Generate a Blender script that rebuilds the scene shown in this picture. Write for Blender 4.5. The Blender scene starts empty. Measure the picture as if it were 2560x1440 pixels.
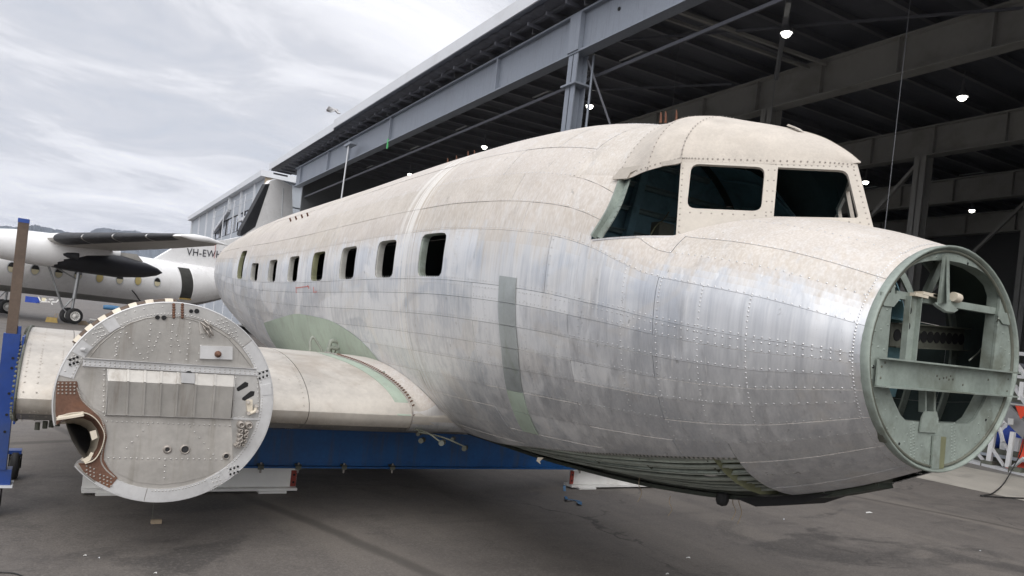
import bpy, math, random
import numpy as np
from mathutils import Vector, Matrix

random.seed(7); RNG = np.random.default_rng(7)
scene = bpy.context.scene
COL = scene.collection
R = math.radians

# ------------------------------------------------------------------ camera
# World: X = across the aircraft (away from us to the right), Y = along the aircraft
# towards its tail, Z = up.  Eye height 1.6 m.
EYE = np.array([0.0, 0.0, 1.6])
F_PX, CX_PX, CY_PX = 1830.0, 1280.0, 860.0
def _cam_axes():
    a = np.array([165 - CX_PX, 738 - CY_PX, F_PX], float); a /= np.linalg.norm(a)
    hd = np.array([1, .110, 0.]); hd /= np.linalg.norm(hd)
    up = np.cross(a, hd); up /= np.linalg.norm(up)
    if up[1] > 0: up = -up
    lat = np.cross(a, up); lat /= np.linalg.norm(lat)
    if lat[0] < 0: lat = -lat
    return np.stack([lat, a, up])
CM = _cam_axes()                       # rows: world axes in camera space (x right, y down, z forward)
cam = bpy.data.cameras.new("camera"); cam_o = bpy.data.objects.new("camera", cam); COL.objects.link(cam_o)
cam.sensor_width = 36; cam.lens = F_PX / 2560 * 36
cam.shift_y = (CY_PX - 720) / 2560
cam.clip_start = .05; cam.clip_end = 30000
right, down, fwd = CM[:, 0], CM[:, 1], CM[:, 2]
cam_o.matrix_world = Matrix(((right[0], -down[0], -fwd[0], EYE[0]), (right[1], -down[1], -fwd[1], EYE[1]),
                             (right[2], -down[2], -fwd[2], EYE[2]), (0, 0, 0, 1)))
scene.camera = cam_o

def ray(x, y): return CM @ np.array([x - CX_PX, y - CY_PX, F_PX], float)
def at(x, y, ax, val):                 # measured photo point -> point on the plane axis = val
    d = ray(x, y); return EYE + d * (val - EYE[ax]) / d[ax]
def at_plane(x, y, p0, n):
    d = ray(x, y); p0 = np.asarray(p0, float); n = np.asarray(n, float)
    return EYE + d * (np.dot(p0 - EYE, n) / np.dot(d, n))

# ------------------------------------------------------------------ world, sun, exposure
SUN_EL, SUN_AZ = R(40), R(214)         # azimuth measured from +Y clockwise: sun behind our left shoulder
world = bpy.data.worlds.new("World"); scene.world = world; world.use_nodes = True
def build_world():
    nt = world.node_tree; nt.nodes.clear(); L = nt.links.new
    def n(t, **k):
        x = nt.nodes.new(t)
        for a, b in k.items(): setattr(x, a, b)
        return x
    out = n('ShaderNodeOutputWorld'); bg = n('ShaderNodeBackground'); bg.inputs['Strength'].default_value = .1
    sky = n('ShaderNodeTexSky', sky_type='NISHITA', sun_disc=False, sun_elevation=SUN_EL, sun_rotation=SUN_AZ)
    tc = n('ShaderNodeTexCoord'); sep = n('ShaderNodeSeparateXYZ'); L(tc.outputs['Generated'], sep.inputs[0])
    mz = n('ShaderNodeMath', operation='MAXIMUM'); L(sep.outputs['Z'], mz.inputs[0]); mz.inputs[1].default_value = 0
    add = n('ShaderNodeMath', operation='ADD'); L(mz.outputs[0], add.inputs[0]); add.inputs[1].default_value = .14
    dx = n('ShaderNodeMath', operation='DIVIDE'); L(sep.outputs['X'], dx.inputs[0]); L(add.outputs[0], dx.inputs[1])
    dy = n('ShaderNodeMath', operation='DIVIDE'); L(sep.outputs['Y'], dy.inputs[0]); L(add.outputs[0], dy.inputs[1])
    cmb = n('ShaderNodeCombineXYZ'); L(dx.outputs[0], cmb.inputs[0]); L(dy.outputs[0], cmb.inputs[1])
    mp = n('ShaderNodeMapping'); L(cmb.outputs[0], mp.inputs[0])
    mp.inputs['Rotation'].default_value = (0, 0, R(-38)); mp.inputs['Scale'].default_value = (.72, 1.1, 1)
    def noise(scale, det, rough, dist, vec=mp):
        t = n('ShaderNodeTexNoise'); t.inputs['Scale'].default_value = scale; t.inputs['Detail'].default_value = det
        t.inputs['Roughness'].default_value = rough; t.inputs['Distortion'].default_value = dist
        L(vec.outputs[0], t.inputs['Vector']); return t
    n1 = noise(2.1, 9, .62, .7); n2 = noise(.62, 4, .5, .3)
    mix = n('ShaderNodeMath', operation='MULTIPLY_ADD'); L(n2.outputs['Fac'], mix.inputs[0]); mix.inputs[1].default_value = .5
    m2 = n('ShaderNodeMath', operation='MULTIPLY'); L(n1.outputs['Fac'], m2.inputs[0]); m2.inputs[1].default_value = .5
    L(m2.outputs[0], mix.inputs[2])
    cr = n('ShaderNodeValToRGB'); L(mix.outputs[0], cr.inputs[0])
    e = cr.color_ramp.elements
    e[0].position = .33; e[0].color = (.50, .535, .60, 1)
    e[1].position = .66; e[1].color = (.90, .90, .94, 1)
    for p, c in ((.40, (.52, .535, .585, 1)), (.455, (.56, .57, .615, 1)), (.50, (.67, .675, .715, 1)), (.55, (.74, .745, .785, 1)), (.59, (.82, .82, .86, 1))):
        x = cr.color_ramp.elements.new(p); x.color = c
    sc = n('ShaderNodeMix', data_type='RGBA', blend_type='MULTIPLY'); sc.inputs[0].default_value = 1
    L(cr.outputs[0], sc.inputs[6]); sc.inputs[7].default_value = (13.5, 13.5, 13.4, 1)
    # overcast dome: brighter overhead than at the horizon
    gr = n('ShaderNodeMapRange'); L(mz.outputs[0], gr.inputs['Value']); gr.inputs['From Min'].default_value = .36
    gr.inputs['From Max'].default_value = 1; gr.inputs['To Min'].default_value = 1; gr.inputs['To Max'].default_value = 1.45
    sc2 = n('ShaderNodeVectorMath', operation='SCALE'); L(sc.outputs[2], sc2.inputs[0]); L(gr.outputs[0], sc2.inputs['Scale'])
    gap = n('ShaderNodeMapRange'); L(mix.outputs[0], gap.inputs['Value']); gap.inputs['From Min'].default_value = .36
    gap.inputs['From Max'].default_value = .46; gap.inputs['To Min'].default_value = .86; gap.inputs['To Max'].default_value = .97
    mm = n('ShaderNodeMix', data_type='RGBA'); L(gap.outputs[0], mm.inputs[0]); L(sky.outputs[0], mm.inputs[6]); L(sc2.outputs[0], mm.inputs[7])
    L(mm.outputs[2], bg.inputs['Color']); L(bg.outputs[0], out.inputs[0])
build_world()
sun = bpy.data.lights.new("sun", 'SUN'); sun.energy = 2.7; sun.angle = R(62); sun.color = (1, .965, .92)
sun_o = bpy.data.objects.new("sun", sun); COL.objects.link(sun_o); sun_o.location = (-20, -20, 40)
sd = Vector((math.sin(SUN_AZ) * math.cos(SUN_EL), math.cos(SUN_AZ) * math.cos(SUN_EL), math.sin(SUN_EL)))
sun_o.rotation_euler = sd.to_track_quat('Z', 'Y').to_euler()
vs = scene.view_settings; vs.view_transform = 'Standard'; vs.look = 'None'; vs.exposure = 0; vs.gamma = 1; vs.use_curve_mapping = False
scene.cycles.max_bounces = 8

# ------------------------------------------------------------------ materials
class NB:
    def __init__(s, name):
        s.m = bpy.data.materials.new(name); s.m.use_nodes = True; s.t = s.m.node_tree
        s.b = s.t.nodes['Principled BSDF']; s.L = s.t.links.new; s._geo = None
    def n(s, t, **k):
        x = s.t.nodes.new(t)
        for a, b in k.items(): setattr(x, a, b)
        return x
    def geo(s):
        if not s._geo: s._geo = s.n('ShaderNodeNewGeometry')
        return s._geo
    def pos(s, scale=(1, 1, 1), rot=(0, 0, 0)):
        m = s.n('ShaderNodeMapping'); s.L(s.geo().outputs['Position'], m.inputs[0])
        m.inputs['Scale'].default_value = scale; m.inputs['Rotation'].default_value = rot; return m.outputs[0]
    def noise(s, vec, scale=1, det=4, rough=.55, dist=0):
        t = s.n('ShaderNodeTexNoise'); s.L(vec, t.inputs['Vector']); t.inputs['Scale'].default_value = scale
        t.inputs['Detail'].default_value = det; t.inputs['Roughness'].default_value = rough; t.inputs['Distortion'].default_value = dist
        return t.outputs['Fac']
    def rng(s, v, a, b, c=0, d=1, smooth=False):
        m = s.n('ShaderNodeMapRange'); m.clamp = True
        if smooth: m.interpolation_type = 'SMOOTHSTEP'
        s.L(v, m.inputs['Value'])
        for k, x in (('From Min', a), ('From Max', b), ('To Min', c), ('To Max', d)): m.inputs[k].default_value = x
        return m.outputs[0]
    def math(s, op, a, b=None, clamp=False):
        m = s.n('ShaderNodeMath', operation=op); m.use_clamp = clamp
        for i, v in enumerate((a, b)):
            if v is None: continue
            if isinstance(v, (int, float)): m.inputs[i].default_value = v
            else: s.L(v, m.inputs[i])
        return m.outputs[0]
    def mix(s, f, a, b, mode='MIX'):
        m = s.n('ShaderNodeMix', data_type='RGBA', blend_type=mode)
        for i, v in ((0, f), (6, a), (7, b)):
            if isinstance(v, (int, float)): m.inputs[i].default_value = v
            elif isinstance(v, tuple): m.inputs[i].default_value = v if len(v) == 4 else (*v, 1)
            else: s.L(v, m.inputs[i])
        return m.outputs[2]
    def set(s, k, v):
        i = s.b.inputs[k]
        if isinstance(v, (int, float)): i.default_value = v
        elif isinstance(v, tuple): i.default_value = v if len(v) == 4 else (*v, 1)
        else: s.L(v, i)
    def bump(s, h, strength=.3, dist=.01):
        b = s.n('ShaderNodeBump'); b.inputs['Strength'].default_value = strength; b.inputs['Distance'].default_value = dist
        s.L(h, b.inputs['Height']); s.L(b.outputs[0], s.b.inputs['Normal'])
    def rnd(s): return s.n('ShaderNodeObjectInfo').outputs['Random']

def simple(name, col, rough=.6, metal=0, var=.25, scale=3.0, dirt=None, dirt_amt=.35, bump=0, streak=0):
    b = NB(name); p = b.pos()
    n1 = b.noise(p, scale, 5, .6); n2 = b.noise(p, scale * 9, 3, .6)
    f = b.math('ADD', b.math('MULTIPLY', n1, .7), b.math('MULTIPLY', n2, .3))
    lo = tuple(c * (1 - var) for c in col); hi = tuple(min(1, c * (1 + var)) for c in col)
    c = b.mix(b.rng(f, .32, .68), lo, hi)
    if dirt:
        v = b.pos((14, 14, .9)) if streak else p
        d = b.rng(b.noise(v, 1.0 if streak else scale * .8, 6, .65, .3), .52, .68, 0, dirt_amt)
        c = b.mix(d, c, dirt)
    b.set('Base Color', c); b.set('Metallic', metal); b.set('Roughness', b.rng(n1, .3, .7, max(.05, rough - .1), min(1, rough + .1)))
    if bump: b.bump(n2, bump, .004)
    return b.m

def skin_mat(name):
    b = NB(name); P = b.pos(); g = b.geo()
    sp = b.n('ShaderNodeSeparateXYZ'); b.L(g.outputs['Position'], sp.inputs[0])
    sn = b.n('ShaderNodeSeparateXYZ'); b.L(g.outputs['True Normal'], sn.inputs[0])
    big = b.noise(P, .75, 4, .55, .6); mid = b.noise(P, 3.2, 5, .6, .3); fine = b.noise(P, 42, 3, .6); pit = b.noise(P, 26, 4, .7)
    streak = b.noise(b.pos((9, 9, .45)), 1.6, 5, .62, .25)      # washed-down streaks
    thin = b.noise(b.pos((26, 26, .55)), 1.2, 3, .55, .15)
    brush = b.noise(b.pos((95, 95, 2.2)), 1.0, 2, .5)           # vertical polishing marks
    rnd = b.rnd(); r2 = b.math('FRACT', b.math('MULTIPLY', rnd, 7.31)); r3 = b.math('FRACT', b.math('MULTIPLY', rnd, 23.7))
    c0 = lambda v, k: b.math('MULTIPLY', b.math('SUBTRACT', v, .5), k)
    # settled dust and chalky oxide on upward-facing skin, running down in patches
    d = b.math('ADD', b.rng(sn.outputs['Z'], .05, .45), b.rng(sp.outputs['Z'], 2.02, 2.6, 0, .55))
    for v, k in ((big, 1.2), (streak, 1.5), (rnd, .22), (thin, .5)): d = b.math('ADD', d, c0(v, k))
    dust = b.rng(d, .18, .92, 0, 1, True)
    # dull grey oxide further aft, cleaner metal on the nose
    u = b.math('ADD', b.rng(sp.outputs['Y'], 2.3, 4.6, 0, .95), b.rng(sp.outputs['Z'], 1.0, 2.1, -.18, .12))
    for v, k in ((big, .5), (mid, .35), (streak, .7), (r2, .55)): u = b.math('ADD', u, c0(v, k))
    dull = b.rng(u, .22, .72, 0, 1, True)
    # bare metal tones
    mc = b.mix(b.rng(streak, .34, .66), (.57, .59, .62), (.78, .79, .805))
    mc = b.mix(b.rng(r2, 0, 1, 0, .35), mc, (.56, .57, .58))
    # oxide tones: every sheet differs, with blue-grey half-polished clouds and yellowed ones
    oc = b.mix(r3, (.59, .605, .62), (.79, .80, .815))
    oc = b.mix(b.rng(streak, .40, .60, 0, .6), oc, (.82, .825, .825))
    blue = b.rng(b.noise(b.pos((.62, .62, 1.0)), 1.5, 3.2, .5, 1.0), .475, .56, 0, .62, True)
    oc = b.mix(b.math('MULTIPLY', blue, b.rng(thin, .30, .56)), oc, (.48, .525, .58))
    mc = b.mix(b.math('MULTIPLY', blue, .55), mc, (.52, .565, .63))
    tan = b.rng(b.noise(b.pos((.8, .8, 1.1)), 1.8, 4, .55, .8), .56, .62, 0, .45, True)
    oc = b.mix(b.math('MULTIPLY', tan, .5), oc, (.68, .62, .53))
    mc = b.mix(b.math('MULTIPLY', tan, .5), mc, (.70, .64, .56))
    lil = b.rng(b.noise(b.pos((1.1, 1.1, .8)), 1.9, 4, .55, .6), .56, .64, 0, .14, True)
    oc = b.mix(lil, oc, (.50, .49, .53)); mc = b.mix(b.math('MULTIPLY', lil, .6), mc, (.52, .51, .53))
    c = b.mix(dull, mc, oc)
    c = b.mix(b.rng(thin, .56, .72, 0, .34), c, (.42, .43, .45))
    # dust tones
    dc = b.mix(b.rng(mid, .32, .68), (.455, .412, .36), (.575, .528, .47))
    dc = b.mix(b.rng(r3, 0, 1, 0, .4), dc, (.56, .515, .49))
    dc = b.mix(b.rng(streak, .53, .70, 0, .55), dc, (.60, .585, .57))
    dc = b.mix(b.rng(thin, .56, .72, 0, .45), dc, (.50, .44, .37))
    dc = b.mix(b.rng(pit, .60, .74, 0, .26), dc, (.33, .29, .26))
    dc = b.mix(b.rng(fine, .58, .72, 0, .16), dc, (.36, .33, .31))
    c = b.mix(dust, c, dc)
    # dirt, drips and scratches over everything
    grime = b.rng(b.noise(b.pos((3.2, 3.2, .8)), 1.7, 6, .66, .6), .60, .76, 0, .42)
    c = b.mix(grime, c, (.22, .21, .205))
    spots = b.rng(b.noise(b.pos((7, 7, 3)), 2.2, 4, .7, .3), .66, .72, 0, .55)
    c = b.mix(spots, c, (.16, .155, .15))
    drips = b.math('MULTIPLY', b.rng(b.noise(b.pos((38, 38, .8)), 1, 2, .5), .65, .72, 0, .5), b.rng(dust, 0, 1, 1, .15))
    c = b.mix(drips, c, (.86, .86, .85))
    # pale and brown run-off below the butt joint of the two hull halves
    yj = b.math('ABSOLUTE', b.math('SUBTRACT', sp.outputs['Y'], 5.50))
    run = b.math('MULTIPLY', b.rng(yj, .05, .26, 1, 0), b.rng(b.noise(b.pos((1, 34, .32)), 1.0, 2, .5), .47, .60))
    run = b.math('MULTIPLY', run, b.rng(sp.outputs['Z'], 1.2, 1.7))
    c = b.mix(b.math('MULTIPLY', run, .75), c, (.84, .83, .80))
    run2 = b.math('MULTIPLY', b.rng(b.math('ABSOLUTE', b.math('SUBTRACT', sp.outputs['Y'], 5.34)), .03, .16, 1, 0), b.rng(b.noise(b.pos((1, 30, .5)), 1.7, 2, .5), .45, .62))
    c = b.mix(b.math('MULTIPLY', run2, .45), c, (.40, .32, .23))
    c = b.mix(b.rng(brush, .40, .66, 0, .20), c, (.88, .88, .88))
    b.set('Base Color', c)
    m0 = b.n('ShaderNodeMix'); b.L(dull, m0.inputs[0]); m0.inputs[2].default_value = .86; m0.inputs[3].default_value = .60
    m1 = b.n('ShaderNodeMix'); b.L(dust, m1.inputs[0]); b.L(m0.outputs[0], m1.inputs[2]); m1.inputs[3].default_value = .08
    b.set('Metallic', m1.outputs[0])
    r0 = b.n('ShaderNodeMix'); b.L(dull, r0.inputs[0]); b.L(b.math('ADD', b.rng(blue, 0, .62, .50, .42), c0(streak, .2)), r0.inputs[2]); b.L(b.rng(blue, 0, .62, .50, .38), r0.inputs[3])
    rr = b.n('ShaderNodeMix'); b.L(dust, rr.inputs[0]); b.L(r0.outputs[0], rr.inputs[2]); rr.inputs[3].default_value = .74
    b.set('Roughness', rr.outputs[0])
    # oil-canning of the thin sheets, small dents
    h = b.math('ADD', b.noise(P, 2.4, 2, .5), b.math('MULTIPLY', b.noise(P, 7, 1, .5), .22)); h = b.math('ADD', h, b.math('MULTIPLY', fine, .008)); h = b.math('ADD', h, b.math('MULTIPLY', brush, .006))
    b.bump(h, .30, .03)
    return b.m

M = {}
M['skin'] = skin_mat('weathered_aluminium')
M['skin_in'] = simple('interior_primer_dark', (.040, .06, .06), .7, 0, .35, 4, (.05, .05, .035), .4)
M['frame'] = simple('beige_frame_paint', (.50, .46, .405), .62, 0, .10, 6, (.36, .32, .28), .35, .15)
M['canopy'] = simple('sandy_oxidised_roof', (.535, .49, .435), .74, .05, .14, 9, (.40, .36, .31), .35, .3)
M['olive'] = simple('olive_primer', (.17, .175, .10), .6, 0, .25, 5)
M['greygreen'] = simple('greygreen_primer', (.255, .295, .265), .55, .15, .26, 5, (.13, .14, .11), .75, .15)
M['palegreen'] = simple('pale_green_primer', (.37, .44, .365), .55, .1, .10, 3, (.27, .28, .24), .5, .05, True)
M['jamb'] = simple('dull_window_jamb', (.36, .36, .34), .6, .2, .15, 8, (.2, .19, .17), .5)
M['fillet'] = simple('bluish_fillet_land', (.36, .385, .375), .5, .25, .12, 3, (.26, .29, .25), .5, 0, True)
M['strip'] = simple('strip_green_metal', (.40, .43, .43), .42, .5, .15, 5, (.24, .28, .22), .5, 0, True)
M['rivet'] = simple('rivet_aluminium', (.62, .62, .62), .38, .85, .2, 20)
M['rivet_dark'] = simple('rivet_dull', (.36, .33, .30), .5, .55, .3, 30)
M['rivet_frame'] = simple('dusty_rivet', (.33, .30, .27), .65, .1, .3, 30)
M['alu'] = simple('firewall_aluminium', (.52, .51, .49), .42, .7, .14, 3, (.30, .28, .25), .5)
M['alu_l'] = simple('light_aluminium', (.60, .60, .60), .45, .5, .14, 3, (.40, .38, .36), .35)
M['steel'] = simple('stainless_sheet', (.475, .455, .425), .42, .55, .22, 2.4, (.30, .27, .22), .5, 0, True)
M['steel_d'] = simple('dull_steel', (.40, .385, .36), .42, .6, .16, 2.8, (.20, .17, .14), .5, 0, True)
M['rust'] = simple('rusty_steel', (.15, .078, .052), .72, .25, .35, 7, (.22, .10, .05), .6, .3)
M['cream'] = simple('cream_paint', (.62, .56, .46), .62, .05, .10, 5, (.36, .29, .20), .45, .1)
M['wingpaint'] = simple('chalky_wing_metal', (.54, .505, .455), .55, .35, .2, 2.2, (.36, .30, .24), .65, .3)
M['wingdark'] = simple('dark_wing_underside', (.36, .35, .335), .42, .65, .15, 4, (.2, .18, .16), .5, .2)  # darker, more metallic tone for lower wing skins and nacelle stub
M['black'] = simple('black_void', (.008, .008, .009), .8, 0, .2, 4)
M['rubber'] = simple('black_rubber', (.022, .022, .023), .75, 0, .3, 12, bump=.2)
M['blue'] = simple('blue_paint', (.010, .045, .215), .42, 0, .18, 2, (.03, .05, .11), .5)
M['bluebeam'] = simple('blue_beam_paint', (.008, .085, .26), .42, 0, .3, 3, (.06, .075, .10), .55, .1, True)
M['white'] = simple('white_paint', (.74, .735, .71), .5, 0, .06, 2, (.40, .33, .27), .3)
M['redplate'] = simple('red_oxide', (.22, .032, .02), .6, 0, .25, 8)
M['brownsteel'] = simple('brown_steel', (.115, .085, .066), .55, .5, .28, 5, (.06, .045, .04), .5)
M['hose'] = simple('hose_grey', (.25, .27, .235), .6, .1, .2, 9)
M['pipe'] = simple('primer_pipe', (.44, .49, .43), .5, .15, .25, 6, (.10, .10, .08), .5)
M['dirty'] = simple('dirty_structure', (.12, .125, .10), .65, .2, .35, 5, (.05, .05, .04), .6)
M['teal'] = simple('teal_cockpit_paint', (.20, .36, .43), .5, 0, .3, 4, (.04, .05, .05), .5)
M['teal_l'] = simple('highlight_teal', (.24, .33, .34), .5, .1, .2, 8)  # teal lightened so the bulkhead rails carry painted-in highlights
M['girder'] = simple('blue_grey_steel', (.235, .262, .31), .48, .15, .10, 1.0, (.15, .16, .18), .45, 0, True)
M['girder_in'] = simple('warm_grey_steel', (.245, .245, .235), .6, .1, .08, .8, (.13, .125, .11), .4)
M['fascia'] = simple('light_gutter_metal', (.66, .68, .71), .45, .1, .05, .6, (.5, .5, .5), .3)
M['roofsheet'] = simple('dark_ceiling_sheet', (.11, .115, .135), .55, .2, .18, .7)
M['purlin'] = simple('galvanised_purlin', (.18, .185, .2), .5, .4, .18, 1.2)
M['clad'] = simple('grey_cladding', (.42, .455, .50), .55, .1, .05, .6)
M['clad_l'] = simple('pale_flashing', (.60, .62, .65), .5, .1, .05, .8)
M['tan'] = simple('tan_flashing', (.60, .50, .36), .6, 0, .06, 1)
M['plane'] = simple('airliner_white', (.88, .88, .885), .28, 0, .04, .8, (.55, .53, .5), .2)
M['planegrey'] = simple('airliner_grey_belly', (.30, .30, .29), .4, .1, .08, 1)
M['boot'] = simple('black_deice_boot', (.022, .023, .026), .5, 0, .3, 2, (.07, .07, .07), .4)
M['soot'] = simple('sooty_black', (.012, .012, .016), .4, 0, .3, 1.5)
M['wingunder'] = simple('wing_underside', (.40, .385, .36), .5, .05, .12, 1.5, (.22, .2, .18), .4)
M['blind'] = simple('yellow_blind', (.58, .47, .20), .6, 0, .12, 2)
M['blind2'] = simple('cream_blind', (.66, .60, .42), .6, 0, .12, 2)
M['darkglass'] = simple('dark_pane', (.03, .03, .03), .15, 0, .2, 2)
M['doorin'] = simple('dark_cabin', (.045, .045, .04), .7, 0, .3, 3)
M['gearmetal'] = simple('gear_strut_metal', (.36, .37, .38), .35, .6, .15, 6)
M['yellow'] = simple('yellow_ochre', (.42, .30, .10), .7, 0, .2, 6)
M['tarp'] = simple('blue_tarpaulin', (.03, .12, .24), .5, 0, .3, 8, bump=.3)
M['bluebin'] = simple('bright_blue_plastic', (.012, .05, .33), .45, 0, .15, 4)
M['orange'] = simple('orange_plastic', (.78, .075, .03), .5, 0, .1, 5)
M['steps'] = simple('white_step_paint', (.66, .665, .67), .5, .1, .07, 3, (.4, .4, .38), .3)
M['stepsgrey'] = simple('grey_stringer', (.36, .36, .365), .45, .3, .06, 3)
M['wood'] = simple('pale_wood', (.34, .27, .19), .8, 0, .2, 12)
M['litter'] = simple('white_litter', (.66, .66, .64), .7, 0, .1, 20)
M['text'] = simple('dark_lettering', (.035, .035, .05), .5, 0, .1, 3)
M['redline'] = simple('red_line_paint', (.45, .10, .08), .6, 0, .1, 3)
M['copper'] = simple('copper_stub', (.12, .05, .028), .5, .5, .3, 30)
M['greentag'] = simple('green_tag', (.10, .50, .18), .5, 0, .1, 3)
M['cable'] = simple('black_cable', (.015, .015, .015), .5, 0, .2, 6)
M['wire'] = simple('pale_wire', (.55, .55, .52), .5, .3, .1, 6)
M['bag'] = simple('pale_plastic_bag', (.80, .80, .83), .5, 0, .12, 3)
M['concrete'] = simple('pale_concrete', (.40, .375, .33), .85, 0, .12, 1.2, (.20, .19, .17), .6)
def lamp_mat():
    b = NB('lit_lamp_lens'); b.set('Base Color', (.9, .9, .85)); b.set('Emission Color', (1, .97, .86)); b.set('Emission Strength', 14.0)
    return b.m
M['lamp'] = lamp_mat()
def ground_mat():
    b = NB('weathered_asphalt'); P = b.pos()
    big = b.noise(P, .16, 5, .6, .8); mid = b.noise(P, .8, 6, .65, .5); fine = b.noise(P, 24, 4, .7); agg = b.noise(P, 75, 3, .7); grit = b.noise(P, 34, 3, .75)
    sm = b.noise(P, 5, 5, .7, .4)
    c = b.mix(b.rng(big, .36, .64), (.120, .107, .097), (.185, .166, .150))
    c = b.mix(b.rng(mid, .40, .66, 0, .8), c, (.165, .147, .131))
    c = b.mix(b.rng(sm, .42, .70, 0, .5), c, (.082, .074, .069))
    # wheel-polished and swept streaks running along the hangar and across it
    st1 = b.rng(b.noise(b.pos((1.5, .16, 1), (0, 0, R(14))), 1.0, 5, .6, .5), .53, .66, 0, .55)
    c = b.mix(st1, c, (.205, .182, .158))
    st3 = b.rng(b.noise(b.pos((.17, 1.6, 1), (0, 0, R(-8))), 1.0, 5, .62, .5), .56, .68, 0, .45)
    c = b.mix(st3, c, (.070, .064, .062))
    # oil and damp patches
    stain = b.rng(b.noise(b.pos((.55, 1.0, 1), (0, 0, R(18))), .62, 8, .68, .9), .565, .625, 0, .60)
    c = b.mix(stain, c, (.040, .038, .038))
    pat = b.rng(b.noise(b.pos((.45, .8, 1), (0, 0, R(60))), .9, 8, .72, 1.2), .56, .62, 0, .50)
    c = b.mix(pat, c, (.068, .062, .058))
    c = b.mix(b.rng(agg, .40, .66, 0, .55), c, (.060, .055, .051)); c = b.mix(b.rng(grit, .50, .68, 0, .40), c, (.23, .21, .19))
    spk = b.n('ShaderNodeTexVoronoi'); b.L(b.pos((8, 8, 8)), spk.inputs['Vector']); spk.inputs['Scale'].default_value = 1
    c = b.mix(b.rng(spk.outputs['Distance'], .012, .03, .28, 0), c, (.30, .28, .26))
    cw = b.n('ShaderNodeTexVoronoi', feature='DISTANCE_TO_EDGE'); dv = b.n('ShaderNodeVectorMath', operation='ADD')
    nz = b.n('ShaderNodeTexNoise'); b.L(P, nz.inputs['Vector']); nz.inputs['Scale'].default_value = 1.3; nz.inputs['Detail'].default_value = 6
    b.L(P, dv.inputs[0]); b.L(nz.outputs['Color'], dv.inputs[1]); b.L(dv.outputs[0], cw.inputs['Vector']); cw.inputs['Scale'].default_value = .22
    crack = b.math('MULTIPLY', b.rng(cw.outputs['Distance'], .0012, .0045, .65, 0), b.rng(mid, .42, .58))
    c = b.mix(crack, c, (.03, .028, .027))
    # paving joints between the laid strips, wandering a little
    for rot, sc, ph in ((-21, .042, 0.0), (69, .031, 2.2)):
        w = b.n('ShaderNodeTexWave', wave_type='BANDS', bands_direction='X'); b.L(b.pos((1, 1, 1), (0, 0, R(rot))), w.inputs['Vector'])
        w.inputs['Scale'].default_value = sc; w.inputs['Distortion'].default_value = .25; w.inputs['Detail'].default_value = 4; w.inputs['Detail Scale'].default_value = 6
        w.inputs['Phase Offset'].default_value = ph
        edge = b.rng(w.outputs['Fac'], .9988, .9999, 0, .75); c = b.mix(edge, c, (.036, .033, .031))
        lite = b.rng(w.outputs['Fac'], .985, .998, 0, .22); c = b.mix(lite, c, (.21, .185, .16))
    b.set('Base Color', c); b.set('Roughness', b.rng(b.math('SUBTRACT', mid, b.math('MULTIPLY', stain, .3)), .1, .7, .5, .92))
    b.bump(b.math('ADD', fine, b.math('MULTIPLY', agg, .6)), .4, .007)
    return b.m
M['ground'] = ground_mat()
def hills_mat():
    b = NB('haze_blue_forest_hills'); n = b.noise(b.pos(), .006, 6, .65)
    b.set('Base Color', b.mix(b.rng(n, .35, .65), (.045, .06, .075), (.07, .09, .11))); b.set('Roughness', .95); return b.m  # forest tone shifted to blue: distance haze put into the base colour
M['hills'] = hills_mat()

# ------------------------------------------------------------------ object helpers
def props(o, label=None, cat=None, group=None, kind=None):
    if label: o['label'] = label
    if cat: o['category'] = cat
    if group: o['group'] = group
    if kind: o['kind'] = kind
    return o
def thing(name, loc, label, cat, group=None):
    o = bpy.data.objects.new(name, None); COL.objects.link(o); o.location = loc; o.empty_display_size = .2
    return props(o, label, cat, group)
WLOC = {}
def wloc(o):
    if o is None: return np.zeros(3)
    return wloc(o.parent) + np.array(o.location)
def mk(name, V, F, mat, parent=None, smooth=False, midx=None, sm=None):
    V = np.asarray(V, float).reshape(-1, 3); c = (V.min(0) + V.max(0)) / 2
    me = bpy.data.meshes.new(name); me.from_pydata((V - c).tolist(), [], [tuple(int(i) for i in f) for f in F])
    for m in (mat if isinstance(mat, (list, tuple)) else [mat]): me.materials.append(m)
    if midx is not None: me.polygons.foreach_set('material_index', np.asarray(midx, np.int32))
    if smooth:
        me.polygons.foreach_set('use_smooth', np.ones(len(F), bool) if sm is None else np.asarray(sm, bool))
    me.update()
    o = bpy.data.objects.new(name, me); COL.objects.link(o)
    if parent: o.parent = parent
    o.location = c - wloc(parent)
    return o
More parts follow.
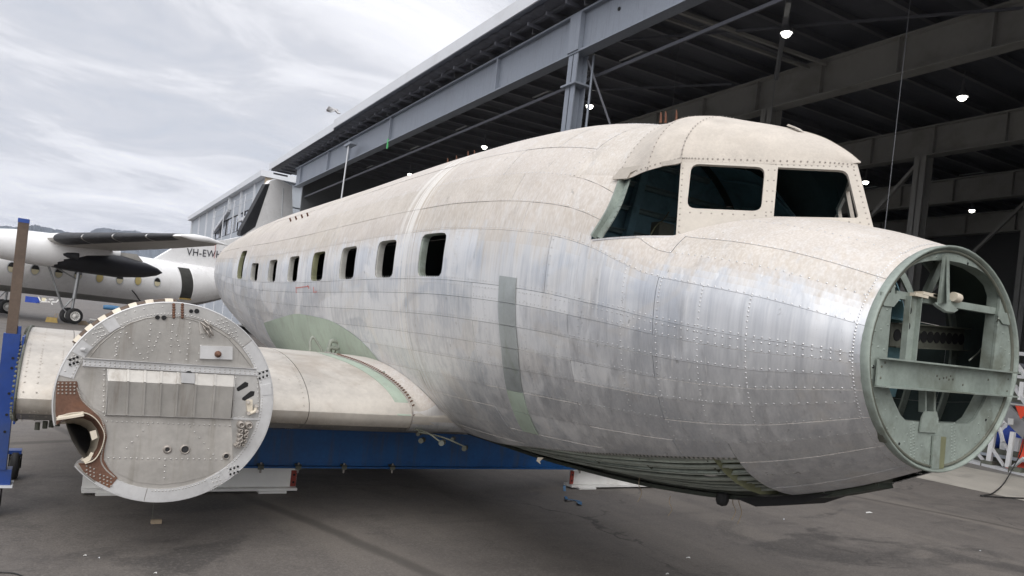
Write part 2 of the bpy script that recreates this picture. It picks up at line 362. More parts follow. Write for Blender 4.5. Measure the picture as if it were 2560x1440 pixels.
class MB:
    def __init__(s): s.V = []; s.F = []; s.S = []; s.n = 0
    def add(s, V, F, smooth=False):
        V = np.asarray(V, float).reshape(-1, 3); s.V.append(V)
        s.F += [tuple(i + s.n for i in f) for f in F]; s.S += [smooth] * len(F); s.n += len(V); return s
    def box(s, lo, hi):
        (a, b, c), (d, e, f) = lo, hi
        return s.hexa([(a,b,c),(d,b,c),(d,e,c),(a,e,c),(a,b,f),(d,b,f),(d,e,f),(a,e,f)])
    def hexa(s, P):
        return s.add(P, [(0,3,2,1),(4,5,6,7),(0,1,5,4),(1,2,6,5),(2,3,7,6),(3,0,4,7)])
    def bar(s, p, q, w, h, up=(0, 0, 1)):      # rectangular bar p->q, w across, h along up
        p = np.asarray(p, float); q = np.asarray(q, float); d = q - p; d /= np.linalg.norm(d)
        u = np.asarray(up, float)
        if abs(np.dot(u, d)) > .98: u = np.array([0, 1., 0])
        a = np.cross(d, u); a /= np.linalg.norm(a); u = np.cross(a, d)
        P = [e + a * (i * w / 2) + u * (j * h / 2) for e in (p, q) for i, j in ((-1,-1),(1,-1),(1,1),(-1,1))]
        return s.add(P, [(0,3,2,1),(4,5,6,7),(0,1,5,4),(1,2,6,5),(2,3,7,6),(3,0,4,7)])
    def tube(s, pts, r, n=8, cap=True):
        pts = np.asarray(pts, float); k = len(pts); rr = np.broadcast_to(np.asarray(r, float), (k,))
        T = np.gradient(pts, axis=0); T /= np.linalg.norm(T, axis=1)[:, None] + 1e-12
        u = np.array([0, 0, 1.]) if abs(T[0, 2]) < .9 else np.array([1., 0, 0])
        V = []
        for i in range(k):
            a = np.cross(T[i], u); a /= np.linalg.norm(a); b = np.cross(a, T[i]); u = b
            for j in range(n):
                t = 2 * math.pi * j / n; V.append(pts[i] + rr[i] * (a * math.cos(t) + b * math.sin(t)))
        F = [(i*n+j, i*n+(j+1)%n, (i+1)*n+(j+1)%n, (i+1)*n+j) for i in range(k-1) for j in range(n)]
        s.add(V, F, True)
        if cap:
            s.add(V[:n], [tuple(range(n))[::-1]]); s.add(V[-n:], [tuple(range(n))])
        return s
    def lathe(s, prof, c, axis, n=24, smooth=True):    # prof: (radius, along axis)
        c = np.asarray(c, float); ax = np.asarray(axis, float); ax /= np.linalg.norm(ax)
        u = np.cross(ax, (0, 0, 1.) if abs(ax[2]) < .9 else (1., 0, 0)); u /= np.linalg.norm(u); w = np.cross(ax, u)
        V = [c + ax * h + r * (u * math.cos(2*math.pi*j/n) + w * math.sin(2*math.pi*j/n)) for r, h in prof for j in range(n)]
        F = [(i*n+j, i*n+(j+1)%n, (i+1)*n+(j+1)%n, (i+1)*n+j) for i in range(len(prof)-1) for j in range(n)]
        return s.add(V, F, smooth)
    def prism(s, poly, ext):                            # planar polygon (3D) extruded by ext
        P = np.asarray(poly, float); e = np.asarray(ext, float); k = len(P)
        s.add(P, [tuple(range(k))]); s.add(P + e, [tuple(range(k))[::-1]])
        s.add(np.vstack([P, P + e]), [(i, i + k, (i+1) % k + k, (i+1) % k) for i in range(k)]); return s
    def build(s, name, mat, parent=None):
        V = np.vstack(s.V)
        return mk(name, V, s.F, mat, parent, True, None, s.S)
def ibeam(mb, p, q, depth, width, tw, tf, up=(0, 0, 1)):
    """I section: p, q on the centroid line"""
    up = np.asarray(up, float); p = np.asarray(p, float); q = np.asarray(q, float)
    mb.bar(p, q, tw, depth - 2 * tf, up)
    for sgn in (1, -1):
        o = up * sgn * (depth / 2 - tf / 2); mb.bar(p + o, q + o, width, tf, up)
    return mb
def rivets(name, P, Nn, r, mat, parent, h=.55):
    """many small domes joined into one part"""
    P = np.asarray(P, float).reshape(-1, 3); Nn = np.asarray(Nn, float).reshape(-1, 3); k = len(P)
    Nn = Nn / np.linalg.norm(Nn, axis=1)[:, None]
    ref = np.where(np.abs(Nn[:, 2:3]) < .9, np.array([[0, 0, 1.]]), np.array([[1., 0, 0]]))
    u = np.cross(Nn, ref); u /= np.linalg.norm(u, axis=1)[:, None]; w = np.cross(Nn, u)
    V = []
    for rad, hh in ((1, 0), (.72, h * .72)):
        for j in range(6):
            t = math.pi * j / 3; V.append(P + r * rad * (u * math.cos(t) + w * math.sin(t)) + Nn * (r * hh))
    V.append(P + Nn * (r * h)); V = np.stack(V, 1).reshape(-1, 3)
    base = [(j, (j+1) % 6, 6 + (j+1) % 6, 6 + j) for j in range(6)] + [(6 + j, 6 + (j+1) % 6, 12) for j in range(6)]
    F = [tuple(i * 13 + a for a in f) for i in range(k) for f in base]
    o = mk(name, V, F, mat, parent, True); o['kind'] = 'stuff'; return o
def line_pts(a, b, step):
    a = np.asarray(a, float); b = np.asarray(b, float); k = max(2, int(np.linalg.norm(b - a) / step) + 1)
    return a + (b - a) * np.linspace(0, 1, k)[:, None]
def bez(pts, n=24):                                    # Catmull-Rom through points
    P = np.asarray(pts, float); P = np.vstack([2 * P[0] - P[1], P, 2 * P[-1] - P[-2]]); out = []
    for i in range(1, len(P) - 2):
        for t in np.linspace(0, 1, n, endpoint=False):
            a, b, c, d = P[i-1:i+3]
            out.append(.5 * (2*b + (c-a)*t + (2*a-5*b+4*c-d)*t*t + (3*b-a-3*c+d)*t**3))
    return np.array(out + [P[-2]])
def pchip(xk, yk, x):
    xk = np.asarray(xk, float); yk = np.asarray(yk, float); x = np.asarray(x, float)
    h = np.diff(xk); d = np.diff(yk) / h; m = np.zeros(len(xk)); m[0] = d[0]; m[-1] = d[-1]
    for i in range(1, len(xk) - 1):
        if d[i-1] * d[i] > 0:
            w1 = 2*h[i] + h[i-1]; w2 = h[i] + 2*h[i-1]; m[i] = (w1 + w2) / (w1 / d[i-1] + w2 / d[i])
    i = np.clip(np.searchsorted(xk, x) - 1, 0, len(h) - 1); t = (x - xk[i]) / h[i]
    return (2*t**3-3*t**2+1)*yk[i] + (t**3-2*t**2+t)*h[i]*m[i] + (-2*t**3+3*t**2)*yk[i+1] + (t**3-t**2)*h[i]*m[i+1]

def gz(y): return 0.0 * np.asarray(y, float)

# ================================================================== GROUND, HILLS
def build_ground():
    xs = np.concatenate([np.linspace(-600, -40, 8), np.linspace(-30, 70, 30), np.linspace(100, 3000, 8)])
    ys = np.concatenate([np.linspace(-600, -20, 6), np.linspace(-10, 9, 10), np.linspace(12, 120, 20), np.linspace(200, 6000, 8)])
    xs = np.concatenate([[-5000, -2000], xs])
    zf = lambda y: gz(np.minimum(y, 130))
    V = [(x, y, zf(y)) for y in ys for x in xs]; n = len(xs)
    F = [(j*n+i, j*n+i+1, (j+1)*n+i+1, (j+1)*n+i) for j in range(len(ys)-1) for i in range(n-1)]
    props(mk('apron_ground', V, F, M['ground']), 'dark weathered asphalt apron with stains', None, None, 'structure')
    V = [(13.34, -30, .004), (17.2, -30, .004), (17.2, 9, .004), (13.34, 9, .004), (17.2, 62, gz(62) + .004), (13.34, 62, gz(62) + .004)]
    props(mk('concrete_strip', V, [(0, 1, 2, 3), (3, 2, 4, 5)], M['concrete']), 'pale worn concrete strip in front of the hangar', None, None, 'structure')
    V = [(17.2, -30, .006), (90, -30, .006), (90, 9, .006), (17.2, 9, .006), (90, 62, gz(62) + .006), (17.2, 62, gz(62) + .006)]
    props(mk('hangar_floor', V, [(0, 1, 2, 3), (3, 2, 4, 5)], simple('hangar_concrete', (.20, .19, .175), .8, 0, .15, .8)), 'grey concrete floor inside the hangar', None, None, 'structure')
    # two ranges of far hills, their skylines as in the photo
    for nm, sky, D in (('hills', [(-400, 600), (-200, 585), (-60, 580), (0, 566), (50, 568), (85, 562), (110, 567), (150, 575), (185, 584), (230, 600), (300, 620)], 2600),
                       ('hills', [(140, 640), (205, 600), (222, 583), (240, 573), (262, 570), (285, 574), (310, 576), (345, 578), (380, 588), (440, 600), (520, 610), (640, 620)], 3200)):
        sk = bez(np.array([(a, b, 0) for a, b in sky]), 10)
        top = []
        for a, b, _ in sk:
            p = at(a, b + random.uniform(-1.2, 1.2), 1, D); top.append(p)
        top = np.array(top); rows = []
        for f, dz in ((0, 1.0), (-.05, .62), (-.12, .28), (-.2, -.02), (.12, -.02)):
            q = top.copy(); q[:, 1] = top[:, 1] * (1 + f) + RNG.normal(0, 12, len(q)); q[:, 2] = (top[:, 2]) * dz; rows.append(q)
        rows = [rows[4]] + rows[:4]; k = len(top)
        F = [(j*k+i, j*k+i+1, (j+1)*k+i+1, (j+1)*k+i) for j in range(4) for i in range(k-1)]
        props(mk(nm, np.vstack(rows), F, M['hills'], None, True), 'wooded hills on the skyline, tinted haze-blue', None, None, 'structure')
build_ground()

# ================================================================== THE FUSELAGE
CX = 3.44
YK = [1.8, 2.1, 2.5, 2.85, 3.05, 3.3, 3.6, 4.3, 5.0, 6.5, 8.0, 10.0, 11.5, 13.0, 14.5, 16.0, 17.0]
SEC = dict(hw=[.616,.74,.86,.93,.965,1.0,1.055,1.13,1.175,1.19,1.19,1.185,1.17,1.154,1.12,.89,.6],
           zt=[2.25,2.35,2.44,2.48,2.66,2.97,3.14,3.26,3.294,3.316,3.32,3.338,3.35,3.32,3.2,3.08,2.95],
           zb=[1.24,1.10,.96,.88,.85,.82,.79,.75,.73,.73,.74,.80,.90,1.08,1.35,1.65,1.85],
           zc=[1.75,1.80,1.86,1.92,1.96,2.0,2.05,2.12,2.16,2.18,2.18,2.2,2.25,2.32,2.42,2.5,2.55])
NEXP = 2.15; CXN = CX - .045
def S(Y, th):
    """point on the fuselage skin; th in degrees: 0 our side, 90 crown, 180 far side, -90 keel"""
    Y = np.asarray(Y, float); th = np.radians(np.asarray(th, float)); Y, th = np.broadcast_arrays(Y, th)
    hw, zt, zb, zc = [pchip(YK, SEC[k], Y) for k in ('hw', 'zt', 'zb', 'zc')]
    c = np.cos(th); s = np.sin(th); e = 2 / np.interp(Y, [1.8, 2.25], [1.93, NEXP])
    X = CX + np.interp(Y, [1.8, 2.25], [CXN - CX, 0]) - hw * np.sign(c) * np.abs(c) ** e
    Z = np.where(s >= 0, zc + (zt - zc) * np.abs(s) ** e, zc - (zc - zb) * np.abs(s) ** e)
    return np.stack([X, Y, Z], -1)
def SN(Y, th):
    a = S(np.asarray(Y) + .01, th) - S(np.asarray(Y) - .01, th); b = S(Y, np.asarray(th) + .6) - S(Y, np.asarray(th) - .6)
    n = np.cross(a, b); n /= np.linalg.norm(n, axis=-1)[..., None] + 1e-12
    c = S(Y, th) - np.stack([np.full_like(np.asarray(Y, float) + 0 * np.asarray(th, float), CX), np.asarray(Y, float) + 0 * np.asarray(th, float), pchip(YK, SEC['zc'], np.asarray(Y, float) + 0 * np.asarray(th, float))], -1)
    sg = np.sign(np.sum(n * c, -1)); sg[sg == 0] = 1
    return n * sg[..., None]
def sheet(name, G, N, thick, mat, parent, off=0.0, label=None):
    """closed thin sheet from grid G (nu,nv,3): outer skin, inner skin, edges"""
    G = G + N * off; nu, nv = G.shape[:2]; O = G.reshape(-1, 3); I = (G - N * thick).reshape(-1, 3); k = nu * nv
    F = []; mi = []; sm = []
    def area(i, j): return np.linalg.norm(np.cross(G[i+1, j+1] - G[i, j], G[i+1, j] - G[i, j+1]))
    keep = np.array([[area(i, j) > 2e-6 for j in range(nv-1)] for i in range(nu-1)])
    if not keep.any(): return None
    c = G.reshape(-1, 3).mean(0); 
    fl = np.dot(np.cross(G[1, 0] - G[0, 0], G[0, 1] - G[0, 0]) if keep[0, 0] else np.cross(G[-1, -1] - G[-2, -1], G[-1, -1] - G[-1, -2]), N[0, 0] if keep[0, 0] else N[-1, -1]) > 0
    for i in range(nu-1):
        for j in range(nv-1):
            if not keep[i, j]: continue
            q = (i*nv+j, (i+1)*nv+j, (i+1)*nv+j+1, i*nv+j+1)
            if not fl: q = q[::-1]
            F.append(q); mi.append(0); sm.append(True)
            F.append(tuple(a + k for a in q[::-1])); mi.append(1); sm.append(True)
    V = [O, I]; n = 2 * k
    loop = [i*nv for i in range(nu)] + [(nu-1)*nv + j for j in range(1, nv)] + [i*nv + nv-1 for i in range(nu-2, -1, -1)] + [j for j in range(nv-2, 0, -1)]
    V += [O[loop], I[loop]]; m = len(loop)
    for a in range(m):
        b = (a + 1) % m; q = (n+a, n+b, n+m+b, n+m+a)
        F.append(q if not fl else q[::-1]); mi.append(0); sm.append(False)
    o = mk(name, np.vstack(V), F, mat, parent, True, mi, sm)
    if label: o['label'] = label
    return o
def sheet_hole(name, fmap, nmap, rect, hole, thick, mat, parent, off=0.0, p=5.0, steps=4):
    """sheet with one rounded-rectangle hole; rect/hole = (u0,u1,v0,v1) in skin coordinates"""
    hu, hv = (hole[0] + hole[1]) / 2, (hole[2] + hole[3]) / 2; a, b = (hole[1] - hole[0]) / 2, (hole[3] - hole[2]) / 2
    cs = [math.atan2((y - hv) / b, (x - hu) / a) for x in rect[:2] for y in rect[2:]]
    ang = np.array(sorted(set([round(2*math.pi*k/44 - math.pi, 6) for k in range(44)] + [round(x, 6) for x in cs]))); n = len(ang)
    ca, sa = np.cos(ang), np.sin(ang)
    ri = (np.abs(ca) ** p + np.abs(sa) ** p) ** (-1 / p)
    lim = np.full(n, 1e9)
    for d, lo, hi in ((ca * a, rect[0] - hu, rect[1] - hu), (sa * b, rect[2] - hv, rect[3] - hv)):
        with np.errstate(divide='ignore', invalid='ignore'):
            lim = np.minimum(lim, np.where(d > 1e-9, hi / d, np.where(d < -1e-9, lo / d, 1e9)))
    U = []; 
    for k in range(steps + 1):
        r = ri + (lim - ri) * k / steps; U.append(np.stack([hu + r * ca * a, hv + r * sa * b], -1))
    U = np.array(U); G = fmap(U[..., 0], U[..., 1]); N = nmap(U[..., 0], U[..., 1]); G = G + N * off
    O = G.reshape(-1, 3); I = (G - N * thick).reshape(-1, 3); K = len(O); F = []; mi = []; sm = []
    for k in range(steps):
        for j in range(n):
            q = (k*n+j, k*n+(j+1)%n, (k+1)*n+(j+1)%n, (k+1)*n+j)
            F += [q, tuple(x + K for x in q[::-1])]; mi += [0, 1]; sm += [True, True]
    V = [O, I]
    for base in (0, steps * n):
        b0 = 2*K + (0 if base == 0 else 2*n); V += [O[base:base+n], I[base:base+n]]
        for j in range(n): F.append((b0+j, b0+(j+1)%n, b0+n+(j+1)%n, b0+n+j)); mi.append(0); sm.append(False)
    o = mk(name, np.vstack(V), F, mat, parent, True, mi, sm)
    d = fmap(np.array(hu), np.array(hv)); nn = nmap(np.array([hu]), np.array([hv]))[0]
    me = o.data
    # make sure the outer skin faces outwards
    if me.polygons[0].normal.dot(Vector(nn)) < 0: me.flip_normals()
    return o, U[0]

air = thing('aircraft_fuselage', (CX, 6.0, 0), 'stripped vintage airliner fuselage in bare aluminium with its nose cap off', 'aircraft')
# bottom edge of the side skin, and the sill of the cockpit glazing
TH_B = lambda Y: pchip([1.8, 2.44, 2.47, 2.76, 3.1, 3.54, 4.24, 5.28, 6.0, 17], [-90, -88, -49.8, -50.3, -52.5, -56, -62, -71, -71.5, -71.5], Y)
PLAN_A, PLAN_B, PLAN_D = np.array([2.5, 3.3]), np.array([2.67, 2.852]), np.array([CX, 2.25])
def TH_SILL(Y):
    Y = np.asarray(Y, float)
    X = np.interp(Y, [1.8, 2.25, 2.852, 3.3, 3.31], [CX, CX, PLAN_B[0], PLAN_A[0], PLAN_A[0]])
    c = np.clip((CX - X) / pchip(YK, SEC['hw'], Y), 0, 1) ** (NEXP / 2)
    zt, zc = pchip(YK, SEC['zt'], Y), pchip(YK, SEC['zc'], Y)
    z = np.interp(Y, [2.852, 3.3], [2.258, 2.232]); q = np.degrees(np.arcsin(np.clip((z - zc) / (zt - zc), 0, 1) ** (NEXP / 2)))
    return np.where(Y <= 2.25, 90, np.where(Y < 2.852, np.degrees(np.arccos(c)), q))
GAP_Y, GAP_T = .0010, .045
LEAN = lambda T: -.042 * np.sin(np.clip((T - 13.2) / 23.5, 0, 1) * math.pi)
def panel(Y0, Y1, T0, T1, off=0.0, nu=None, nv=None, mat=None, clipb=False, clips=False, shift=None, name='skin_panel', fineY=None):
    nu = nu or max(3, int((Y1 - Y0) / .14) + 2); nv = nv or max(3, int((T1 - T0) / 4) + 2)
    y = np.linspace(Y0 + GAP_Y, Y1 - GAP_Y, nu)[:, None]; t = np.linspace(0, 1, nv)[None, :]
    lo = np.full_like(y, T0 + GAP_T); hi = np.full_like(y, T1 - GAP_T)
    if clipb: lo = np.maximum(lo, TH_B(y)); hi = np.maximum(hi, lo)
    if clips: hi = np.minimum(hi, TH_SILL(y)); lo = np.minimum(lo, hi)
    T = lo + (hi - lo) * t; Y = y + 0 * t
    if abs(Y0 - 3.30) < 1e-6 and T0 >= 9.9: Y = Y + LEAN(T) * (Y1 - Y) / (Y1 - Y0)
    if shift is not None: Y = Y + shift(T)
    return sheet(name, S(Y, T), SN(Y, T), .004, mat or [M['skin'], M['skin_in']], air, off)
ROWS = [-71.5, -61, -52.3, -43, -35, -27.5, -21.3, -15, -9, -4.9]
COLS = [1.81, 2.79, 3.40, 4.36, 5.38, 6.34, 7.31, 8.30, 9.32, 10.38, 11.53, 12.70, 14.2, 16.3]
SH = lambda T: .14 * np.clip((-T - 22) / 30, 0, 1)
ZH = lambda Y, z: None
def build_skin():
    k = 0
    # lower side rows
    for r in range(len(ROWS) - 1):
        a, b = ROWS[r], ROWS[r+1]
        for i in range(len(COLS) - 1):
            Y0, Y1 = COLS[i], COLS[i+1]
            o = .0018 if (r + i) % 2 else 0
            if i == 0 and r <= 2:
                panel(Y0, 2.468, a, b, o)
                if r == 2: panel(2.47, Y1, a, b, o, clipb=True)
                continue
            panel(Y0, Y1, a, b, o, clipb=(r <= 2 and i <= 4))
    for Y0, Y1 in ((1.81, 2.17), (2.17, 2.46)): panel(Y0, Y1, -83, -71.5, .0015, nu=5)
    # nose deck and cockpit side up to the glazing
    ND = [-4.9, 10, 24, 36, 55, 90]
    for r in range(5):
        for i, (Y0, Y1) in enumerate(((1.81, 2.79), (2.79, 3.30))):
            panel(Y0, Y1, ND[r], ND[r+1], .0018 if (r + i) % 2 else 0, nu=14 if Y1 - Y0 < .6 else 26, clips=True)
    panel(1.81, 2.24, 90, 200, 0); panel(1.81, 2.24, 200, 262, 0)
    far = [(2.24, 3.3, 167, 200), (2.24, 3.3, 200, 235)]
    for Y0, Y1, a, b in far: panel(Y0, Y1, a, b, 0)
    panel(3.30, 3.60, -4.9, 10, 0); panel(3.60, 4.36, -4.9, 10, .0018, nu=8)
    # cabin window belt: one window to a panel
    WIN = [(4.78, 5.19), (5.66, 6.07), (6.61, 7.05), (7.58, 8.02), (8.58, 9.03), (9.62, 10.06), (10.72, 11.22), (11.83, 12.28)]
    def th_of_z(Y, z):
        tt = np.linspace(-40, 60, 1001); zz = S(np.full(1001, Y), tt)[:, 2]; return float(np.interp(z, zz, tt))
    for i, (w0, w1) in enumerate(WIN):
        Y0, Y1 = COLS[i+3], COLS[i+4]; Ym = (w0 + w1) / 2
        tall = i == 7
        h0 = th_of_z(Ym, 2.032); h1 = th_of_z(Ym, 2.60 if tall else 2.358); t1 = 20 if tall else 10
        o, loop = sheet_hole('window_panel', S, SN, (Y0 + GAP_Y, Y1 - GAP_Y, -4.9 + GAP_T, t1 - GAP_T), (w0, w1, max(h0, -4.5), h1), .004, [M['skin'], M['skin_in']], air, .0018 if i % 2 else 0, 7)
        # the deep jamb behind each opening
        G = S(loop[:, 0], loop[:, 1]); N = SN(loop[:, 0], loop[:, 1]); inw = np.array([1., 0, 0]); n = len(loop)
        cen = G.mean(0)
        rings = [G - N * .005, G + (cen - G) * .02 + inw * .014, G + (cen - G) * .02 + inw * .062, G + (cen - G) * -.16 + inw * .064]
        F = [(a*n+j, a*n+(j+1)%n, (a+1)*n+(j+1)%n, (a+1)*n+j) for a in range(3) for j in range(n)]
        mk('window_frame', np.vstack(rings), F, M['olive'] if i in (3, 7) else M['greygreen'] if i == 0 else M['jamb'], air, False)
    for Y0, Y1 in ((12.70, 14.2), (14.2, 16.3)): panel(Y0, Y1, -4.9, 10)
    # upper rows
    UP = [10, 20, 31, 45, 60, 76, 90]
    for r in range(6):
        a, b = UP[r], UP[r+1]
        cols = [3.62] + ([3.98] if r in (1, 3, 4) else []) + [4.36, 5.38] + [7.31, 9.32, 11.53, 12.70, 14.2, 16.3]
        if r < 2: cols = [3.30, 3.9, 4.36, 5.38, 6.34, 7.31, 8.30, 9.32, 10.38, 11.53, 12.70, 14.2, 16.3] if r == 0 else [3.30, 4.1, 5.38, 8.3, 11.53, 12.70, 14.2, 16.3]
        for i in range(len(cols) - 1):
            if r == 0 and abs(cols[i] - 11.53) < .01: continue
            panel(cols[i], cols[i+1], a, b, (.002 if r % 2 else 0) + (.001 if i % 2 else 0))
    y = np.linspace(3.302, 3.618, 8)[:, None]; t = np.linspace(0, 1, 5)[None, :]; hi = pchip([3.3, 3.36, 3.46, 3.62], [37.5, 36.6, 34, 31.4], y)
    T = 31.06 + (hi - 31.06) * t; y = y + LEAN(T) * (3.618 - y) / .316; sheet('skin_panel', S(y, T), SN(y, T), .004, [M['skin'], M['skin_in']], air, .001)
    # far side and belly behind the wing
    for a, b in ((90, 112), (112, 140), (140, 170), (170, 205), (205, 250)):
        for Y0, Y1 in ((3.62 if b < 150 else 3.3, 5.38), (5.38, 8.3), (8.3, 11.53), (11.53, 14.2), (14.2, 16.3)): panel(Y0, Y1, a, b)
    for Y0, Y1 in ((8.3, 11.53), (11.53, 14.2), (14.2, 16.3)): panel(Y0, Y1, -110, -71.5)
    # rear bulkhead
    t = np.linspace(-180, 180, 40, endpoint=False); P = S(np.full(40, 16.25), t)
    mk('tail_bulkhead', P, [tuple(range(40))], M['dirty'], air)
build_skin()

def skin_rivets():
    P = []; N = []
    def addrow(Y, T):
        Y = np.asarray(Y, float); T = np.asarray(T, float)
        P.append(S(Y, T)); N.append(SN(Y, T))
    def along(T, Y0, Y1, step, dT=0, clip=None):
        k = max(2, int((Y1 - Y0) / step)); Y = np.linspace(Y0, Y1, k); TT = np.full(k, T + dT, float)
        if clip is not None: m = clip(Y, TT); Y, TT = Y[m], TT[m]
        if len(Y): addrow(Y, TT)
    def around(Y, T0, T1, step=.034):
        k = max(2, int((T1 - T0) * math.pi / 180 * 1.15 / step)); T = np.linspace(T0, T1, k); addrow(np.full(k, Y), T)
    ok = lambda Y, T: (T > TH_B(Y) + .6) & (T < TH_SILL(np.minimum(Y, 3.3)) - .6) | (Y > 3.3) & (T > TH_B(Y) + .6)
    for T in ROWS[1:] + [10]:
        along(T, 1.85, 5.4, .036, .75, ok); along(T, 5.45, 12.6, .05, .75)
    along(-4.9, 1.85, 5.3, .036, -.9, ok)
    for T in (24, 36, 55): along(T, 1.85, 3.1, .036, .7, ok)
    for T in (20, 31, 45, 60, 76):
        along(T, 3.66 if T > 25 else 3.34, 5.36, .04, .6); along(T, 5.45, 10, .055, .6)
    for Y in (1.84, 2.29, 2.77, 2.53, 3.0): around(Y, float(TH_B(Y)) + 2, min(float(TH_SILL(Y)) - 1, 80 if Y < 2 else 10))
    for Y in (3.32, 3.5, 3.78, 4.2, 4.34, 4.62, 5.24, 5.36, 5.42, 6.32, 6.2, 7.3, 7.15, 8.28, 9.3, 10.36): around(Y, float(TH_B(Y)) + 2, -4.2)
    for Y in (3.62, 3.58, 4.34, 4.62): around(Y, -3, 9, .04)
    for Y in (3.66, 4.36): around(Y, 32, 84, .05)
    # toothed bottom edge where the belly skin was drilled off
    Y = np.arange(2.50, 8.0, .03); addrow(Y, TH_B(Y) + .55)
    P_, N_ = np.vstack(P), np.vstack(N)
    rivets('rivet_rows', P_ + N_ * .0016, N_, .0046, M['rivet'], air, .42)
    mb = MB()
    for Y in np.arange(2.50, 7.0, .030):
        T = float(TH_B(Y)); p = S(Y, T); n = SN(np.array([Y]), np.array([T]))[0]; d = S(Y, T - 1.0) - p; d /= np.linalg.norm(d)
        mb.bar(p - n * .003, p + d * .016 - n * .003, .013, .003, n)
    o = mb.build('drilled_edge_tabs', M['alu'], air); o['kind'] = 'stuff'
skin_rivets()

def build_strip():
    # greenish bare strip running round the hull, in short lengths
    E = [-52.2, -43, -35, -27.5, -21.3, -15, -9, -2.4]
    for a, b in zip(E, E[1:]):
        y = np.linspace(3.865, 4.04, 4)[:, None]; t = np.linspace(a + .1, b - .1, 5)[None, :]
        Y = y + SH(t); T = t + 0 * y
        sheet('hull_strip', S(Y, T), SN(Y, T), .003, [M['strip'] if a > -40 else M['palegreen'], M['skin_in']], air, .0062 + (.001 if a > -30 else 0))
    # pale green primer where the wing fillet used to sit
    ye = np.array([5.52, 5.7, 6.0, 6.4, 6.9, 7.5, 8.5, 9.5, 10.6]); te = np.array([-70, -60, -46, -30, -23.5, -20, -18.9, -22.6, -28.5])
    yy = np.linspace(5.53, 10.6, 36)[:, None]; top = pchip(ye, te, yy); tt = np.linspace(0, 1, 9)[None, :]
    T = -71 + (top + 71) * tt; Y = yy + 0 * tt
    sheet('fillet_primer_patch', S(Y, T), SN(Y, T), .002, [M['palegreen'], M['skin_in']], air, .0055)
    rr = []; nn = []
    for yv in (6.3, 6.9, 7.0, 7.9, 8.8):
        t = np.linspace(-60, float(pchip(ye, te, yv)) - 1, 30); rr.append(S(np.full(30, yv), t)); nn.append(SN(np.full(30, yv), t))
    rivets('patch_rivets', np.vstack(rr) + .006 * np.vstack(nn), np.vstack(nn), .005, M['palegreen'], air, .5)
build_strip()

# ------------------------------------------------------------------ cockpit glazing frames and roof
_d0, _d1, _b0 = at(2183, 566, 0, CX), at(2143, 409, 0, CX), np.append(PLAN_B, 2.258)     # plane of the left-hand glazing
GN = np.cross(_d1 - _d0, _b0 - _d0); GN /= np.linalg.norm(GN)
if np.dot(GN, EYE - _d0) < 0: GN = -GN
GP = _d0
gl = lambda x, y: at_plane(x, y, GP, GN)
B0, B1 = gl(1690, 590), gl(1703, 398)
C0, C1 = gl(1929, 545), gl(1929, 411)
D0, D1 = gl(2183, 566), gl(2143, 409)
def mirror(V): V = np.array(V, float); V[..., 0] = 2 * CX - V[..., 0]; return V
def plate_with_hole(name, outer, hole, n, thick, mat, parent, flip=False):
    """flat star-shaped plate with a star-shaped opening, of real thickness (n = outward)"""
    outer = np.asarray(outer, float); hole = np.asarray(hole, float); n = np.asarray(n, float); n = n / np.linalg.norm(n)
    c = hole.mean(0); u = np.cross(n, (0, 0, 1.)); u /= np.linalg.norm(u); w = np.cross(n, u)
    o2 = np.stack([(outer - c) @ u, (outer - c) @ w], 1); h2 = np.stack([(hole - c) @ u, (hole - c) @ w], 1)
    ang = sorted(set(np.round(np.concatenate([np.arctan2(o2[:, 1], o2[:, 0]), np.arctan2(h2[:, 1], h2[:, 0]), np.linspace(-3.1, 3.1, 40)]), 4)))
    def rad(poly, a):
        d = np.array([math.cos(a), math.sin(a)]); best = 0
        for p, q in zip(poly, np.roll(poly, -1, 0)):
            e = q - p; den = d[0] * e[1] - d[1] * e[0]
            if abs(den) < 1e-12: continue
            t = (p[0] * e[1] - p[1] * e[0]) / den; s = (p[0] * d[1] - p[1] * d[0]) / den
            if t > 0 and -1e-6 <= s <= 1 + 1e-6: best = max(best, t)
        return best
    A = np.array(ang); k = len(A)
    oo = np.array([c + rad(o2, a) * (u * math.cos(a) + w * math.sin(a)) for a in A])
    hh = np.array([c + rad(h2, a) * (u * math.cos(a) + w * math.sin(a)) for a in A])
    V = np.vstack([oo, hh, oo - n * thick, hh - n * thick]); F = []
    for j in range(k):
        q = (j + 1) % k
        F += [(j, q, k + q, k + j), (2*k + j, 3*k + j, 3*k + q, 2*k + q), (k + j, k + q, 3*k + q, 3*k + j), (j, 2*k + j, 2*k + q, q)]
    ob = mk(name, V, F, mat, parent)
    if ob.data.polygons[0].normal.dot(Vector(n)) < 0: ob.data.flip_normals()
    return ob
def round_poly(P, r, n=5):
    """round the corners of a planar polygon"""
    P = np.asarray(P, float); out = []
    for i in range(len(P)):
        a, b, c = P[i-1], P[i], P[(i+1) % len(P)]; ri = r if np.isscalar(r) else r[i]
        u = (a - b) / np.linalg.norm(a - b); v = (c - b) / np.linalg.norm(c - b)
        for t in np.linspace(0, 1, n): p, q = b + u * ri, b + v * ri; out.append((1-t)**2 * p + 2*t*(1-t) * b + t*t * q)
    return np.array(out)
FR_RIV = ([], [])
